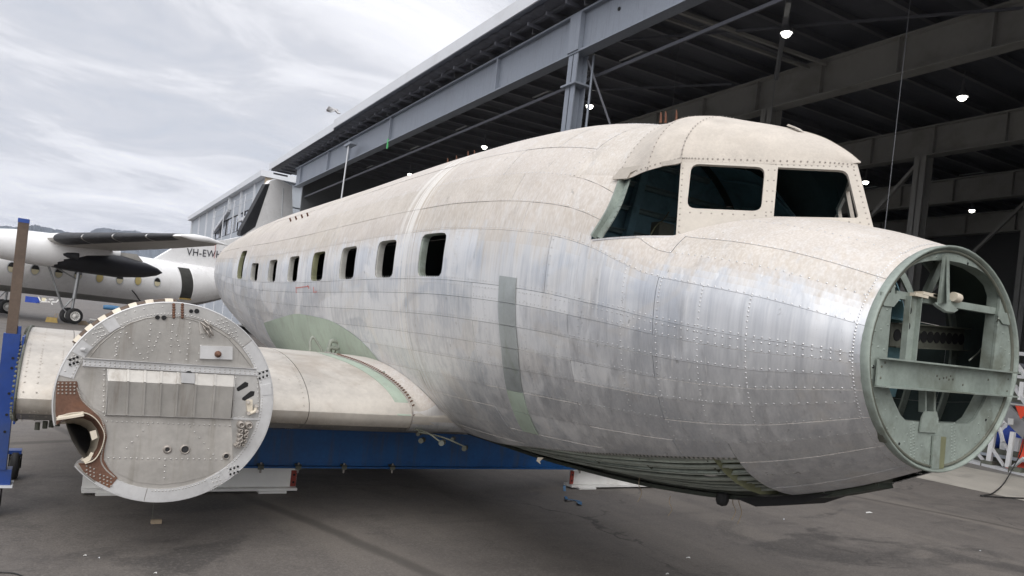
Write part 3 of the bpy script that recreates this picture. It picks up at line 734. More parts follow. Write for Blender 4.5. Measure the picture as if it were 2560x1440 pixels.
def glazing():
    for name, p0, p1, q0, q1, outer, hole, rr in (
        ('side_windscreen_frame', B0, B1, C0, C1, [(1703, 398), (1930, 411), (1930, 556), (1850, 568), (1795, 580), (1738, 592), (1690, 589)],
         [(1729, 409), (1913, 418), (1903, 528), (1717, 520)], .045),
        ('front_windscreen_frame', C0, C1, D0, D1, [(1929.4, 411), (2143, 409), (2184, 570), (2060, 560), (1929.4, 556)],
         [(1945, 418), (2118, 426), (2147, 545), (1934, 541)], [.004, .04, .02, .004])):
        n = GN; pl = GP
        O = np.array([at_plane(*p, pl, n) for p in outer]); H = round_poly([at_plane(*p, pl, n) for p in hole], rr)
        plate_with_hole(name, O, H, n, .02, M['frame'], air)
        nm = n.copy(); nm[0] = -nm[0]
        plate_with_hole(name, mirror(O)[::-1], mirror(H)[::-1], nm, .02, M['frame'], air)
        for px in ([((1720, 401), (1928, 406), .034), ((1700, 585), (1722, 588), .03), ((1707, 420), (1697, 580), .034), ((1725, 531), (1915, 539), .05), ((1921, 425), (1915, 530), .05)] if 'side' in name else
                   [((1940, 411), (2135, 417), .03), ((1937, 425), (1928, 530), .05), ((1935, 546), (2150, 556), .05), ((2135, 425), (2172, 560), .03)]):
            q = line_pts(at_plane(*px[0], pl, n), at_plane(*px[1], pl, n), px[2]); FR_RIV[0].append(q); FR_RIV[1].append(np.tile(n, (len(q), 1)))
    # roof: from the eave over to the crown line
    yr = 3.62
    A1 = S(np.array(yr), np.array(31.0)); A2 = None
    eave = bez([A1, S(np.array(3.32), np.array(36.6)), at(1620, 420, 0, 2.645), B1 * .94 + at(1620, 420, 0, 2.645) * .06, B1, B1 * .9 + D1 * .1, B1 * .7 + D1 * .3, B1 * .45 + D1 * .55, B1 * .2 + D1 * .8, B1 * .03 + D1 * .97 - np.array([0, 0, .006])], 4)
    m = len(eave); fr = np.linspace(0, 1, m)
    yc = np.interp(fr, [0, .28, .43, .6, .75, .9, 1], [yr, 3.28, 3.06, 2.82, 2.62, 2.46, D1[1] - .02])
    zc_ = pchip([D1[1] - .021, 2.42, 2.50, 2.6, 2.75, 2.95, 3.2, 3.45, yr + .01], [D1[2] + .002, 2.792, 2.85, 2.912, 2.978, 3.036, 3.092, 3.128, float(S(yr, 90)[2])], yc)
    crown = np.stack([np.full(m, CX), yc, zc_], 1)
    nv = 14; G = np.zeros((m, nv, 3))
    for i in range(m):
        for j in range(nv):
            v = j / (nv - 1); a = v * math.pi / 2
            s = math.sin(a) ** .93; h = 1 - math.cos(a) ** .98
            G[i, j, :2] = eave[i, :2] + (crown[i, :2] - eave[i, :2]) * h
            G[i, j, 2] = eave[i, 2] + (crown[i, 2] - eave[i, 2]) * s
    # rear arc follows the hull exactly, easing out over the first stations
    tt = np.linspace(31, 90, nv); arc = S(np.full(nv, yr), tt)
    for i in range(m):
        w = max(0, 1 - fr[i] / .34); w = w * w * (3 - 2 * w)
        base = arc + (np.array([0, 1, 0]) * (G[i, :, 1] - yr)[:, None]); base[:, 2] += (crown[i, 2] - arc[-1, 2]) * np.linspace(0, 1, nv) + (eave[i, 2] - arc[0, 2]) * np.linspace(1, 0, nv)
        base[:, 0] += (eave[i, 0] - arc[0, 0]) * np.linspace(1, 0, nv)
        G[i] = G[i] * (1 - w) + base * w
    lap = G[:, 0] + GN * .0045 + np.array([0, 0, -.016]); G = np.concatenate([lap[:, None], G], 1); G[:, 1] += GN * .003; nv += 1
    du = np.gradient(G, axis=0); dv = np.gradient(G, axis=1); N = np.cross(du, dv); N /= np.linalg.norm(N, axis=2)[..., None] + 1e-9
    cen = np.array([CX, 3.0, 2.3]); sg = np.sign(np.sum(N * (G - cen), 2)); N *= sg[..., None]
    N[-1] = N[-2]; N[:, -1] = N[:, -2]; N[:, -1, 0] = 0; N /= np.linalg.norm(N, axis=2)[..., None]
    cuts = [0, int(.12*m), int(.235*m), int(.40*m), m-1]
    for a, b in zip(cuts, cuts[1:]):
        sheet('cockpit_roof_panel', G[a:b+1], N[a:b+1], .005, [M['canopy'] if a else M['skin'], M['skin_in']], air, .0005 if a != cuts[1] else .002)
        sheet('cockpit_roof_panel', mirror(G[a:b+1])[:, ::-1], N[a:b+1][:, ::-1] * [-1, 1, 1], .005, [M['canopy'], M['skin_in']], air, .003)
    P = []; Q = []
    for i in cuts[1:-1]:
        for di in (0,):
            k = np.arange(0, nv - 1, .5); 
            pt = np.array([G[i][int(x)] * (1 - x % 1) + G[i][int(x)+1] * (x % 1) for x in k]); P.append(pt + N[i][k.astype(int)] * .006); Q.append(N[i][k.astype(int)])
    for f in np.linspace(0, m - 1.01, 62):
        i = int(f); g = f - i; P.append((G[i, 1] * (1-g) + G[i+1, 1] * g + (G[i, 2] - G[i, 1]) * .10)[None] + N[i, 0][None] * .006); Q.append(N[i, 0][None])
    rivets('roof_rivets', np.vstack(P) - .002 * np.vstack(Q), np.vstack(Q), .0050, M['rivet_frame'], air, .4)
    rivets('frame_rivets', np.vstack(FR_RIV[0]) + np.vstack(FR_RIV[1]) * .0005, np.vstack(FR_RIV[1]), .0050, M['rivet_frame'], air, .4)
    # side window: eave strip with its drooping bracket, rear jamb channel, sill
    e0, e1 = at(1540, 447, 0, 2.575), at(1703, 403, 0, 2.622)
    n = np.array([-1, -.30, .05]); n /= np.linalg.norm(n); pl = np.array([2.60, 3.28, 2.6])
    poly = [at_plane(*p, pl, n) for p in ((1550, 421), (1703, 396), (1703, 406), (1690, 410), (1590, 425), (1575, 432), (1567, 446), (1530, 448))]
    MB().prism(poly, -n * .012).build('window_eave_strip', M['frame'], air)
    mb = MB(); pts = np.array([S(3.30 + float(LEAN(t)), t) for t in np.linspace(13.2, 36.4, 12)])
    for a, b in zip(pts, pts[1:]):
        mb.bar(a + [.012, -.004, 0], b + [.012, -.004, 0], .012, .05, (1, 0, .2)); mb.bar(a + [.03, -.03, 0], b + [.03, -.03, 0], .05, .008, (1, 0, .2))
    mb.build('window_jamb_channel', M['greygreen'], air)
    pts = np.array([S(y, float(TH_SILL(y))) for y in np.linspace(2.87, 3.29, 6)]); mb = MB()
    for a, b in zip(pts, pts[1:]): mb.bar(a + [.03, 0, -.006], b + [.03, 0, -.006], .07, .008)
    mb.build('window_sill', M['alu_l'], air)
    # small lugs on the roof
    MB().prism([at(p[0], p[1] - 3, 0, 3.30) for p in ((1966, 317), (1971, 313), (1985, 319), (1996, 327))], (.05, 0, 0)).build('roof_lug', M['canopy'], air)
glazing()

def interior():
    # far cockpit wall painted teal, with stringers; dark bulkhead behind the nose; cabin floor
    y = np.linspace(2.5, 3.95, 8)[:, None]; t = np.linspace(118, 200, 16)[None, :]
    G = S(y + 0*t, t + 0*y); N = SN(y + 0*t, t + 0*y)
    sheet('cockpit_wall', G - N * .03, -N, .004, [M['teal'], M['teal']], air)
    for tt in (125, 139, 153, 166, 180):
        p = np.array([S(v, tt) - .05 * SN(np.array([v]), np.array([tt]))[0] for v in np.linspace(2.5, 3.9, 9)]); mb = MB()
        for a, b in zip(p, p[1:]): mb.bar(a, b, .03, .012, (0, 0, 1))
        mb.build('stringer', M['teal'], air)
    ring = S(np.full(40, 4.0), np.linspace(-180, 180, 40, endpoint=False)); ring[:, 0] = CX + (ring[:, 0] - CX) * .95; ring[:, 2] = 2.1 + (ring[:, 2] - 2.1) * .95
    mk('cockpit_bulkhead', ring, [tuple(range(40))], M['teal'], air)
    for px in (408, 470, 532, 592):
        p = at(1600, px, 1, 3.99); hw = .80 if px > 450 else .55
        MB().box((CX - hw, 3.955, p[2] - .012), (CX + hw, 3.985, p[2] + .012)).box((CX - hw, 3.93, p[2] + .010), (CX + hw, 3.956, p[2] + .016)).build('bulkhead_rail', M['teal_l'], air)
    MB().bar((CX - .35, 3.95, 1.5), (CX - .1, 3.93, 3.0), .06, .05).build('bulkhead_strut', M['teal'], air)
    p = at(1655, 570, 1, 3.6); MB().box(p - [.06, .04, .1], p + [.07, .04, .03]).build('instrument_box', M['dirty'], air)
    MB().tube(bez([at(1625, 590, 1, 3.5), at(1640, 565, 1, 3.5), at(1660, 548, 1, 3.6), at(1672, 530, 1, 3.7)], 5), .004, 5).build('loose_wire', M['olive'], air)
    MB().box((CX - .86, 3.5, 1.42), (CX + .86, 13.0, 1.46)).box((CX - .62, 2.62, 1.42), (CX + .62, 3.5, 1.46)).build('cabin_floor', M['dirty'], air)
    poly = [S(2.62, a) * [1, 0, 1] + [0, 2.62, 0] for a in np.linspace(-80, 25, 16)]
    pr = np.array(poly); prm = mirror(pr)[::-1]; allp = np.vstack([pr, prm]); allp[:, 0] = CX + (allp[:, 0] - CX) * .97
    mk('nose_bulkhead', allp, [tuple(range(len(allp)))], M['olive'], air)
    # ribs seen through the nose opening
    for yv in (2.15, 2.42):
        pts = np.array([S(yv, t) - .035 * SN(np.array([yv]), np.array([t]))[0] for t in np.linspace(-88, 268, 50)]); mb = MB()
        for a, b in zip(pts, pts[1:]): mb.bar(a, b, .05, .012, (0, 1, 0))
        mb.build('nose_rib', M['greygreen'], air)
    for z, c in ((1.52, 'dirty'), (1.83, 'dirty'), (1.98, 'olive'), (1.40, 'dirty')):
        MB().bar((CX - .62, 2.58, z), (CX + .62, 2.58, z), .03, .02).build('bulkhead_stiffener', M[c], air)
    for x in (-.28, .02, .30):
        MB().bar((CX + x, 2.57, 1.2), (CX + x, 2.57, 2.2), .03, .035, (1, 0, 0)).build('bulkhead_post', M['black'], air)
interior()

# ------------------------------------------------------------------ nose frame ring and what is bolted in it
def nose():
    YN = 1.795
    def P(x, y, d=0): return at(2050 + x / 2.182, 580 + y / 2.182, 1, YN + d)
    hole = [P(*q) for q in ((408, 335), (388, 440), (378, 560), (365, 705), (380, 860), (402, 920), (440, 1000), (470, 1030), (560, 1036), (660, 1042), (810, 1046), (845, 1020), (885, 950), (925, 870), (942, 740), (960, 580), (975, 450), (984, 350), (965, 290), (920, 240), (850, 195), (770, 168), (690, 154), (610, 155), (540, 168), (480, 195), (430, 235), (412, 270))]
    th = np.linspace(-180, 180, 64, endpoint=False); outer = S(np.full(64, 1.8), th); outer[:, 1] = YN
    plate_with_hole('nose_ring', outer, hole, (0, -1, 0), .012, M['greygreen'], air)
    # return flange of the opening, and the rolled rim that carried the nose cap
    H = np.array(hole); k = len(H); V = np.vstack([H + [0, .013, 0], H + [0, .06, 0]]); c = H.mean(0)
    mk('opening_flange', V, [(i, (i+1) % k, k + (i+1) % k, k + i) for i in range(k)], M['greygreen'], air, True)
    rim = outer.copy(); k = 64
    def ringmesh(name, prof, mat):
        V = []
        for s, y in prof:
            q = rim.copy(); q[:, 0] = CXN + (q[:, 0] - CXN) * s; q[:, 2] = 1.745 + (q[:, 2] - 1.745) * s; q[:, 1] = y; V.append(q)
        V = np.vstack(V); F = [(a*k+j, a*k+(j+1)%k, (a+1)*k+(j+1)%k, (a+1)*k+j) for a in range(len(prof)-1) for j in range(k)]
        mk(name, V, F, mat, air, True)
    ringmesh('nose_rim', [(1.006, 1.815), (1.010, 1.80), (1.010, 1.778), (1.0, 1.772), (.988, 1.778), (.978, 1.794)], M['greygreen'])
    ringmesh('rim_seal', [(.972, 1.794), (.968, 1.786), (.952, 1.786), (.948, 1.794)], M['dirty'])
    R_ = []
    for s, st in ((.93, 40), (.86, 30), (.80, 24)):
        for t in np.linspace(-180, 180, st, endpoint=False):
            q = S(1.8, t); q[0] = CXN + (q[0] - CXN) * s; q[2] = 1.745 + (q[2] - 1.745) * s; q[1] = YN
            from_c = 1
            # keep only rivets that land on the plate
            inside = False; h2 = H[:, [0, 2]]
            for a, b in zip(h2, np.roll(h2, -1, 0)):
                if (a[1] > q[2]) != (b[1] > q[2]) and q[0] < (b[0]-a[0]) * (q[2]-a[1]) / (b[1]-a[1]) + a[0]: inside = not inside
            if not inside: R_.append(q + [RNG.normal(0, .006), 0, RNG.normal(0, .006)])
    for xx in (512, 735):
        for yy in np.linspace(1045, 1260, 14): R_.append(P(xx + random.uniform(-3, 3), yy)); R_.append(P(xx - 16, yy + 6))
    rivets('ring_rivets', R_, np.tile([0, -1., 0], (len(R_), 1)), .0055, M['greygreen'], air)
    mb = MB()
    for x, y, r in ((378, 318, .012), (1018, 428, .012), (590, 118, .006), (335, 403, .006), (376, 1140, .007), (432, 1155, .006), (905, 1025, .006), (290, 735, .007), (806, 172, .006)):
        p = P(x, y, -.001); mb.lathe([(r, 0), (r, -.0015), (0, -.0016)], p, (0, 1, 0), 12, False)
    mb.build('bolt_holes', M['black'], air)
    # heavy channel across the opening
    a, b = P(285, 760), P(1012, 828); a[1] = b[1] = YN - .02
    d = (b - a) / np.linalg.norm(b - a); up = np.cross(d, [0, 1, 0]); up = up if up[2] > 0 else -up
    h = .175 * .66
    mb = MB(); mb.bar(a, b, .008, h, up); mb.bar(a + up*(h/2) + [0, -.02, 0], b + up*(h/2) + [0, -.02, 0], .05, .007, up); mb.bar(a - up*(h/2) + [0, -.02, 0], b - up*(h/2) + [0, -.02, 0], .05, .007, up)
    mb.build('nose_crossbeam', M['greygreen'], air)
    pr = [a + (b-a) * t + up * s * h - [0, .0045, 0] for t, s in [(.02, .2), (.02, -.2), (.04, .35), (.45, 0), (.47, .03), (.49, -.04), (.5, .1), (.52, -.02), (.42, -.05), (.4, .06), (.8, .1), (.97, -.3), (.97, .2), (.6, -.2)]]
    rivets('beam_rivets', pr, np.tile([0, -1., 0], (len(pr), 1)), .006, M['dirty'], air)
    # upper tube, its gussets, the post with holes, the tapering centre bracket
    a, b = P(400, 340, .03), P(985, 438, .03)
    MB().bar(a, b, .03, .032).build('upper_tube', M['greygreen'], air)
    for poly in (((328, 325), (438, 340), (442, 352), (398, 408), (345, 402), (332, 365)), ((968, 432), (1035, 446), (1030, 508), (992, 500), (968, 460))):
        MB().prism([P(*q, -.004) for q in poly], (0, -.004, 0)).build('gusset_plate', M['greygreen'], air)
    po = [P(*q, .012) for q in ((472, 348), (532, 352), (494, 722), (438, 714))]
    MB().prism(po, (0, .006, 0)).prism([po[0], po[0] + [.0, -.02, 0], po[3] + [0, -.02, 0], po[3]], (.006, 0, 0)).prism([po[1], po[1] + [.0, -.02, 0], po[2] + [0, -.02, 0], po[2]], (.006, 0, 0)).build('post_with_holes', M['greygreen'], air)
    mb = MB()
    for q in ((486, 428), (478, 513)): mb.lathe([(.018, 0), (.018, -.002), (0, -.0022)], P(*q, .011), (0, 1, 0), 16, False)
    mb.build('post_holes', M['black'], air)
    mb = MB(); mb.prism([P(*q, -.035) for q in ((682, 122), (706, 122), (708, 370), (650, 392))], (0, .01, 0))
    mb.prism([P(690, 122, -.035), P(690, 122, .02), P(690, 385, .02), P(690, 385, -.06)], (.007, 0, 0))
    mb.prism([P(*q, -.03) for q in ((625, 385), (700, 375), (755, 425), (735, 438), (690, 432), (640, 400))], (0, .01, -.006))
    mb.build('centre_bracket', M['greygreen'], air)
    a, b = P(655, 172, .08), P(580, 335, .10); MB().bar(a, b, .045, .02, (0, 1, 0)).build('diagonal_strut', M['greygreen'], air)
    mb = MB()
    for q, w in (((545, 348), .05), ((600, 345), .07), ((640, 352), .05)): p = P(*q, .0); mb.box(p - [w, .01, .006], p + [w, .03, .008])
    mb.build('loose_tray', M['cream'], air)
    MB().tube([P(725, 352, .01), P(755, 362, .01)], .022, 10).build('instrument_can', M['cream'], air)
    # shelf web with lightening holes, deeper in
    YS = 2.1
    def Q(x, y, d=0): return at(2050 + x / 2.182, 580 + y / 2.182, 1, YS + d)
    a, b = Q(380, 560), Q(970, 598); b = a + (b - a) * min(1, (CX + .68 - a[0]) / (b[0] - a[0])); a = a + (b - a) * max(0, (CX - .68 - a[0]) / (b[0] - a[0])); MB().bar(a, b, .006, .115).bar(a + [0, -.02, .058], b + [0, -.02, .058], .04, .006).bar(a + [0, -.02, -.058], b + [0, -.02, -.058], .04, .006).build('shelf_web', M['dirty'], air)
    for i in range(11): p = a + (b - a) * (.08 + .087 * i) - [0, .0045, 0]; MB().lathe([(.03, 0), (.03, -.002), (0, -.0022)], p, (0, 1, 0), 16, False).build('lightening_hole', M['black'], air)
    # lower fork bracket and doubler strip
    for x0, x1 in ((575, 584), (622, 634)):
        MB().prism([P(*q, .01) for q in ((x0, 835), (x1, 835), (x1 - 2, 985), (x0 - 2, 985))], (0, .03, 0)).build('fork_arm', M['greygreen'], air)
    MB().prism([P(*q, -.004) for q in ((565, 978), (630, 978), (640, 1020), (632, 1095), (538, 1090), (548, 1015))], (0, -.006, 0)).build('fork_plate', M['greygreen'], air)
    MB().prism([P(*q, -.004) for q in ((612, 1110), (650, 1112), (640, 1292), (600, 1290))], (0, -.008, 0)).build('doubler_strip', M['greygreen'], air)
    MB().prism([P(*q, -.004) for q in ((652, 1115), (682, 1117), (668, 1288), (640, 1290))], (0, -.006, 0)).build('doubler_strip', M['olive'], air)
    pts = bez([P(975, 470, -.02), P(930, 560, .1), P(870, 650, .15), P(815, 700, .1)], 8); MB().tube(pts, .004, 5).build('loose_cable', M['hose'], air)
    # lower edge flange on the left of the ring
    pts = np.array([P(*q, .01) for q in ((232, 725), (238, 800), (255, 900), (280, 985), (312, 1070), (345, 1145))]); mb = MB()
    for a, b in zip(pts, pts[1:]): mb.bar(a, b, .03, .008, (1, 0, 0))
    mb.build('lower_edge_flange', M['dirty'], air)
nose()

# ------------------------------------------------------------------ open belly: conduits, keel, odds and ends
def belly():
    tp = lambda th, dep: [S(y, th) - dep * SN(np.array([y]), np.array([th]))[0] for y in np.linspace(2.2, 7.2, 26)]
    random.seed(11)
    for i in range(22):
        th = -53 - i * 1.55; r = random.choice([.006, .008, .011, .014]); dep = .028 + .018 * abs(math.sin(i * 2.1)) + .008 * random.random()
        pts = []; ph = random.uniform(0, 6)
        for y in np.linspace(2.22, 6.6 + random.uniform(-.5, .5), 24):
            t = max(th + (-17 * min(1, max(0, (y - 2.6) / 2.7))) + .55 * math.sin(y * 1.4 + ph), -100)
            pts.append(S(y, t) - dep * SN(np.array([y]), np.array([t]))[0])
        MB().tube(pts, r, 6).build('conduit', M['pipe'] if i % 3 else M['hose'], air)
    for y in np.arange(2.7, 6.4, .52):                     # clips across the conduits
        pts = np.array([S(y, t) - .03 * SN(np.array([y]), np.array([t]))[0] for t in np.linspace(-54 - 17 * min(1, max(0, (y - 2.6) / 2.7)), -92, 9)]); mb = MB()
        for a, b in zip(pts, pts[1:]): mb.bar(a + [0, 0, .022], b + [0, 0, .022], .022, .004, (0, 1, 0))
        mb.build('conduit_clip', M['dirty'], air)
    for y in np.arange(2.35, 8.0, .47):                    # frames across the belly
        pts = np.array([S(y, t) - .10 * SN(np.array([y]), np.array([t]))[0] for t in np.linspace(-50, -130, 22)]); mb = MB()
        for a, b in zip(pts, pts[1:]): mb.bar(a, b, .04, .03, (0, 1, 0))
        mb.build('belly_frame', M['dirty'], air)
    for th, w in ((-90, .05), (-96, .08), (-103, .05), (-110, .05), (-120, .05)):
        pts = np.array([S(y, th) - .02 * SN(np.array([y]), np.array([th]))[0] for y in np.linspace(2.06, 8.0, 30)]); mb = MB()
        for a, b in zip(pts, pts[1:]): mb.bar(a, b, w, .035, (0, 0, 1))
        mb.build('keel_stringer', M['dirty'], air)
    # belly pan above the conduits so that no daylight shows through
    y = np.linspace(1.85, 8.3, 30)[:, None]; t = np.linspace(-50, -124, 16)[None, :]
    sheet('belly_pan', S(y + 0*t, t + 0*y) - .13 * SN(y + 0*t, t + 0*y), -SN(y + 0*t, t + 0*y), .004, [M['dirty'], M['dirty']], air)
    # keel beam hanging lowest, with two lumps
    kz = lambda y: float(S(y, -90)[2])
    mb = MB(); ys = np.linspace(2.02, 6.2, 24)
    for a, b in zip(ys, ys[1:]): mb.bar((CX - .03, a, kz(a) - .012), (CX - .03, b, kz(b) - .012), .12, .024)
    mb.build('keel_beam', simple('greenish_keel', (.035, .042, .032), .6, .1, .4, 5), air)
    MB().lathe([(0, -.045), (.028, -.036), (.038, -.01), (.036, .03)], (CX - .12, 2.92, kz(2.92) - .02), (0, 0, 1), 14).build('drain_sump', M['black'], air)
    MB().prism([(CX - .1, 2.85, kz(2.85) - .012), (CX - .1, 2.25, kz(2.25) - .01), (CX - .1, 2.42, kz(2.42) - .045), (CX - .1, 2.7, kz(2.7) - .055)], (.2, 0, 0)).build('keel_fairing', M['black'], air)
    # pipe ends and pulleys at the wing root
    for q, r in (((1052, 1102), .022), ((1103, 1108), .024), ((1160, 1122), .022), ((1045, 1085), .018), ((1130, 1098), .016)):
        p = at(q[0], q[1], 1, 5.6); MB().tube([p, p + [.05, .06, .0]], r, 12).build('pipe_end', M['hose'] if r > .022 else M['dirty'], air)
    for a, b in (((1035, 1072), (1100, 1104)), ((1045, 1080), (1165, 1118))):
        MB().tube(bez([at(*a, 1, 5.5), (at(*a, 1, 5.5) + at(*b, 1, 5.5)) / 2 + [0, 0, .02], at(*b, 1, 5.4)], 6), .008, 6).build('control_rod', M['dirty'], air)
    for x, y0, y1, yy in ((1600, 1190, 1255, 3.6), (1850, 1225, 1310, 2.95), (1835, 1235, 1300, 2.95), (1676, 1240, 1290, 3.3)):
        MB().tube(bez([at(x, y0, 1, yy), at(x - 3, (y0*2+y1)/3, 1, yy), at(x + 4, (y0+2*y1)/3, 1, yy), at(x - 6, y1, 1, yy)], 5), .0025, 5).build('hanging_cord', M['wood'], air)
    p = at(1345, 1143, 1, 4.3); MB().prism([p, p + [.035, -.02, .0], p + [.02, 0, -.03], p + [.03, 0, -.05], p + [.0, .01, -.03]], (0, .004, 0)).build('masking_tape_scrap', M['cream'], air)
belly()

# stubs of aerials along the crown and small marks on the hull
def crown_bits():
    for q, h in (((1120, 404), 9), ((1142, 397), 9), ((1171, 388), 11), ((1187, 382), 7), ((1653, 291), 11), ((1665, 291), 13), ((1692, 288), 14)):
        Yc = 4.2 if q[0] > 1600 else 7.0
        p = at(q[0], q[1] + 3, 1, Yc); t = at(q[0] - 1, q[1] - h, 1, Yc)
        MB().tube([p - [0, 0, .04], (p + t) / 2, t], [.012, .008, .004], 6).build('aerial_stub', M['copper'], air)
    for i, x in enumerate((730, 744, 759, 773)):
        p = at(x, 561 - i * 4, 0, 2.52); MB().tube([p, p + [-.05, -.05, .07]], .012, 6).build('vent_stub', M['copper'], air)
    # red pencilled guide marks near the fifth window
    def hullat(x, y):
        best = None
        for xx in np.linspace(2.24, 2.36, 13):
            p = at(x, y, 0, xx); tt = np.linspace(-30, 20, 201); g = S(np.full(201, p[1]), tt); i = np.argmin(np.abs(g[:, 2] - p[2]))
            e = abs(g[i, 0] - xx)
            if best is None or e < best[0]: best = (e, p)
        return best[1] + [-.011, 0, 0]
    mb = MB()
    for a, b in (((742, 720), (774, 716)), ((742, 717), (743, 733)), ((771, 714), (775, 722)), ((786, 718), (787, 731)), ((786, 731), (794, 730))):
        mb.bar(hullat(*a), hullat(*b), .003, .007, (0, 0, 1))
    mb.build('red_guide_marks', M['redline'], air)
    p = hullat(1487, 692) + [-.04, 0, 0]
crown_bits()

# ------------------------------------------------------------------ wing stub
WLE, WCH, WZ = 5.42, 4.45, .935
def wing_prof(x):           # x 0..1 of chord -> (upper z, lower z)
    t = .138; yt = 5 * t * (.2969*np.sqrt(x) - .126*x - .3516*x**2 + .2843*x**3 - .1015*x**4) * WCH
    cam_ = .018 * WCH * (2*.3*x - x*x) / .09 * (x < .3) + (x >= .3) * .018 * WCH * ((1-.6) + .6*x - x*x) / .49
    return WZ + cam_ + yt, WZ + cam_ - yt
def wing():
    def strip(name, f0, f1, up, xa, xb, mat, off=0, n=16):
        f = f0 + (f1 - f0) * (np.linspace(0, 1, n) ** 1.6 if f0 == 0 else np.linspace(0, 1, n))
        X = np.linspace(xa, xb, 10)[:, None]
        z = wing_prof(f)[0 if up else 1][None, :]; y = (WLE + f * WCH)[None, :]
        G = np.stack(np.broadcast_arrays(X, y, z), -1)
        d = np.gradient(G, axis=1); N = np.cross([1., 0, 0], d); N = N * (1 if up else -1); N /= np.linalg.norm(N, axis=2)[..., None] + 1e-9
        if up and N[0, -1, 2] < 0 or (not up and N[0, -1, 2] > 0): N = -N
        sheet(name, G, N, .004, [mat, M['skin_in']], air, off)
    cuts = [-.20, .08, 1.30, 1.62, 3.1]
    for i, (a, b) in enumerate(zip(cuts, cuts[1:])):
        o = .002 * (i % 2)
        # lower leading edge skin wraps a little way under; seam low on the nose
        strip('wing_skin', 0, .40, True, a + .002, b - .002, M['wingpaint'], o, 20)
        strip('wing_skin', .018, .40, False, a + .002, b - .002, M['wingdark'], o, 16)
        strip('wing_skin', 0, .0178, False, a + .002, b - .002, M['wingpaint'], o, 5)
    strip('wing_skin', .401, .98, True, -.2, 3.1, M['wingpaint'], 0); strip('wing_skin', .401, .98, False, -.2, 3.1, M['wingdark'], 0)
    # green primer band and toothed flange at the root, following the hull
    P = []; N = []
    def addw(x, f, up):
        z = wing_prof(np.array([f]))[0 if up else 1][0]; z2 = wing_prof(np.array([f + .002]))[0 if up else 1][0]
        n = np.array([0, -(z2 - z), .002 * WCH]); n = n if up else -n; P.append((x, WLE + f * WCH, z)); N.append(n)
    for x in np.arange(-.17, 2.6, .045): addw(x, .012, False); addw(x, .0255, False)
    for x in np.arange(-.17, 2.4, .08): addw(x, .05, True)
    for x in (-.17, -.10, .02, 1.26, 1.34, 1.58):
        for f in np.concatenate([np.linspace(.002, .1, 12) ** 1.0, np.linspace(.12, .3, 8)]): addw(x, float(f), True)
        for f in np.linspace(.01, .1, 8): addw(x, float(f), False)
    rivets('wing_rivets', np.array(P) + np.array(N) / np.linalg.norm(N, axis=1)[:, None] * .003, N, .0055, M['wingpaint'], air, .6)
    # root: curved flange where the fillet fairing was bolted, and the old fillet land between it and the hull
    def hull_x(y, z):
        tt = np.linspace(-89, 0, 500); g = S(np.full(500, y), tt); return float(np.interp(z, g[:, 2], g[:, 0]))
    def rootp(f, up, o=0.0):
        z = wing_prof(np.array([f]))[0 if up else 1][0]; return np.array([2.46 - 1.25 * min(f, .24) if up else 2.46 + 1.0 * f, WLE + f * WCH, z + (o if up else -o)])
    par = [(f, False) for f in np.linspace(.035, .002, 8)] + [(f, True) for f in np.linspace(0, 1, 34) ** 1.5 * .34]
    C = np.array([rootp(f, u, .004) for f, u in par]); Hc = []
    for (f, u), p in zip(par, C):
        z = p[2] + (.06 * max(0, 1 - f / .30) if u else -.02); z = max(z, .80); x = hull_x(p[1], z); Hc.append((max(x - .004, p[0] + .01), p[1], z))
    Hc = np.array(Hc); G = []
    for w in np.linspace(0, 1, 7):
        q = C * (1 - w) + Hc * w; q[:, 2] -= (Hc[:, 2] - C[:, 2]) * .45 * math.sin(w * math.pi); G.append(q)
    G = np.array(G); d1 = np.gradient(G, axis=0); d2 = np.gradient(G, axis=1); N = np.cross(d1, d2); N /= np.linalg.norm(N, axis=2)[..., None] + 1e-9
    if N[3, 20, 2] < 0: N = -N
    sheet('fillet_land', G, N, .003, [M['skin'], M['palegreen']], air, 0)
    mb = MB(); mb.tube(C + [0, 0, .003], .007, 6); mb.build('root_flange', M['rivet_dark'], air)
    mb = MB()
    for f in np.arange(.0, .27, .0062):
        p = rootp(f, True, .006); mb.bar(p, p + [.03, .012, .012], .013, .006)
    o = mb.build('root_flange_tabs', M['rust'], air); o['kind'] = 'stuff'
    f = np.linspace(0, .30, 24); z = wing_prof(f)[0]; base = np.array([rootp(v, True)[0] for v in f])
    G = np.stack([np.stack([base - w, WLE + f * WCH, z], -1) for w in (.13, .10, .07, .04, .012)], 0)
    d = np.gradient(G, axis=1); N = np.cross([1., 0, 0], d); N /= np.linalg.norm(N, axis=2)[..., None] + 1e-9
    N[N[..., 2] < 0] *= -1
    sheet('root_primer_band', G, N, .002, [M['palegreen'], M['palegreen']], air, .005)
    # bare rib end with flange ring at the cut outer end
    f = np.linspace(0, .42, 26) ** 1.0; f = .42 * np.linspace(0, 1, 26) ** 1.7
    u, l = wing_prof(f); loop = np.vstack([np.stack([np.full(26, -.205), WLE + f * WCH, u], -1), np.stack([np.full(26, -.205), WLE + f * WCH, l], -1)[::-1]])
    mk('end_rib', loop, [tuple(range(52))], M['greygreen'], air)
    c = loop.mean(0); mb = MB(); mb.tube(np.vstack([loop * [1, 0, 0] + c * [0, 1, 1] + (loop - c) * [0, 1.02, 1.03]]), .008, 6); mb.build('end_flange', M['dirty'], air)
    bp = loop[::1][6:] ; rivets('end_flange_bolts', loop * [1, 1, 1] + [-.012, 0, 0], np.tile([-1., 0, 0], (52, 1)), .012, M['dirty'], air, 1.2)
    for y in (5.75, 5.82, 5.88, 5.94): MB().tube([(-.05 + (y - 5.8) * .6, y, .74), (-.05 + (y - 5.8) * .6, y, .69)], .015, 8).build('drain_stub', M['dirty'], air)
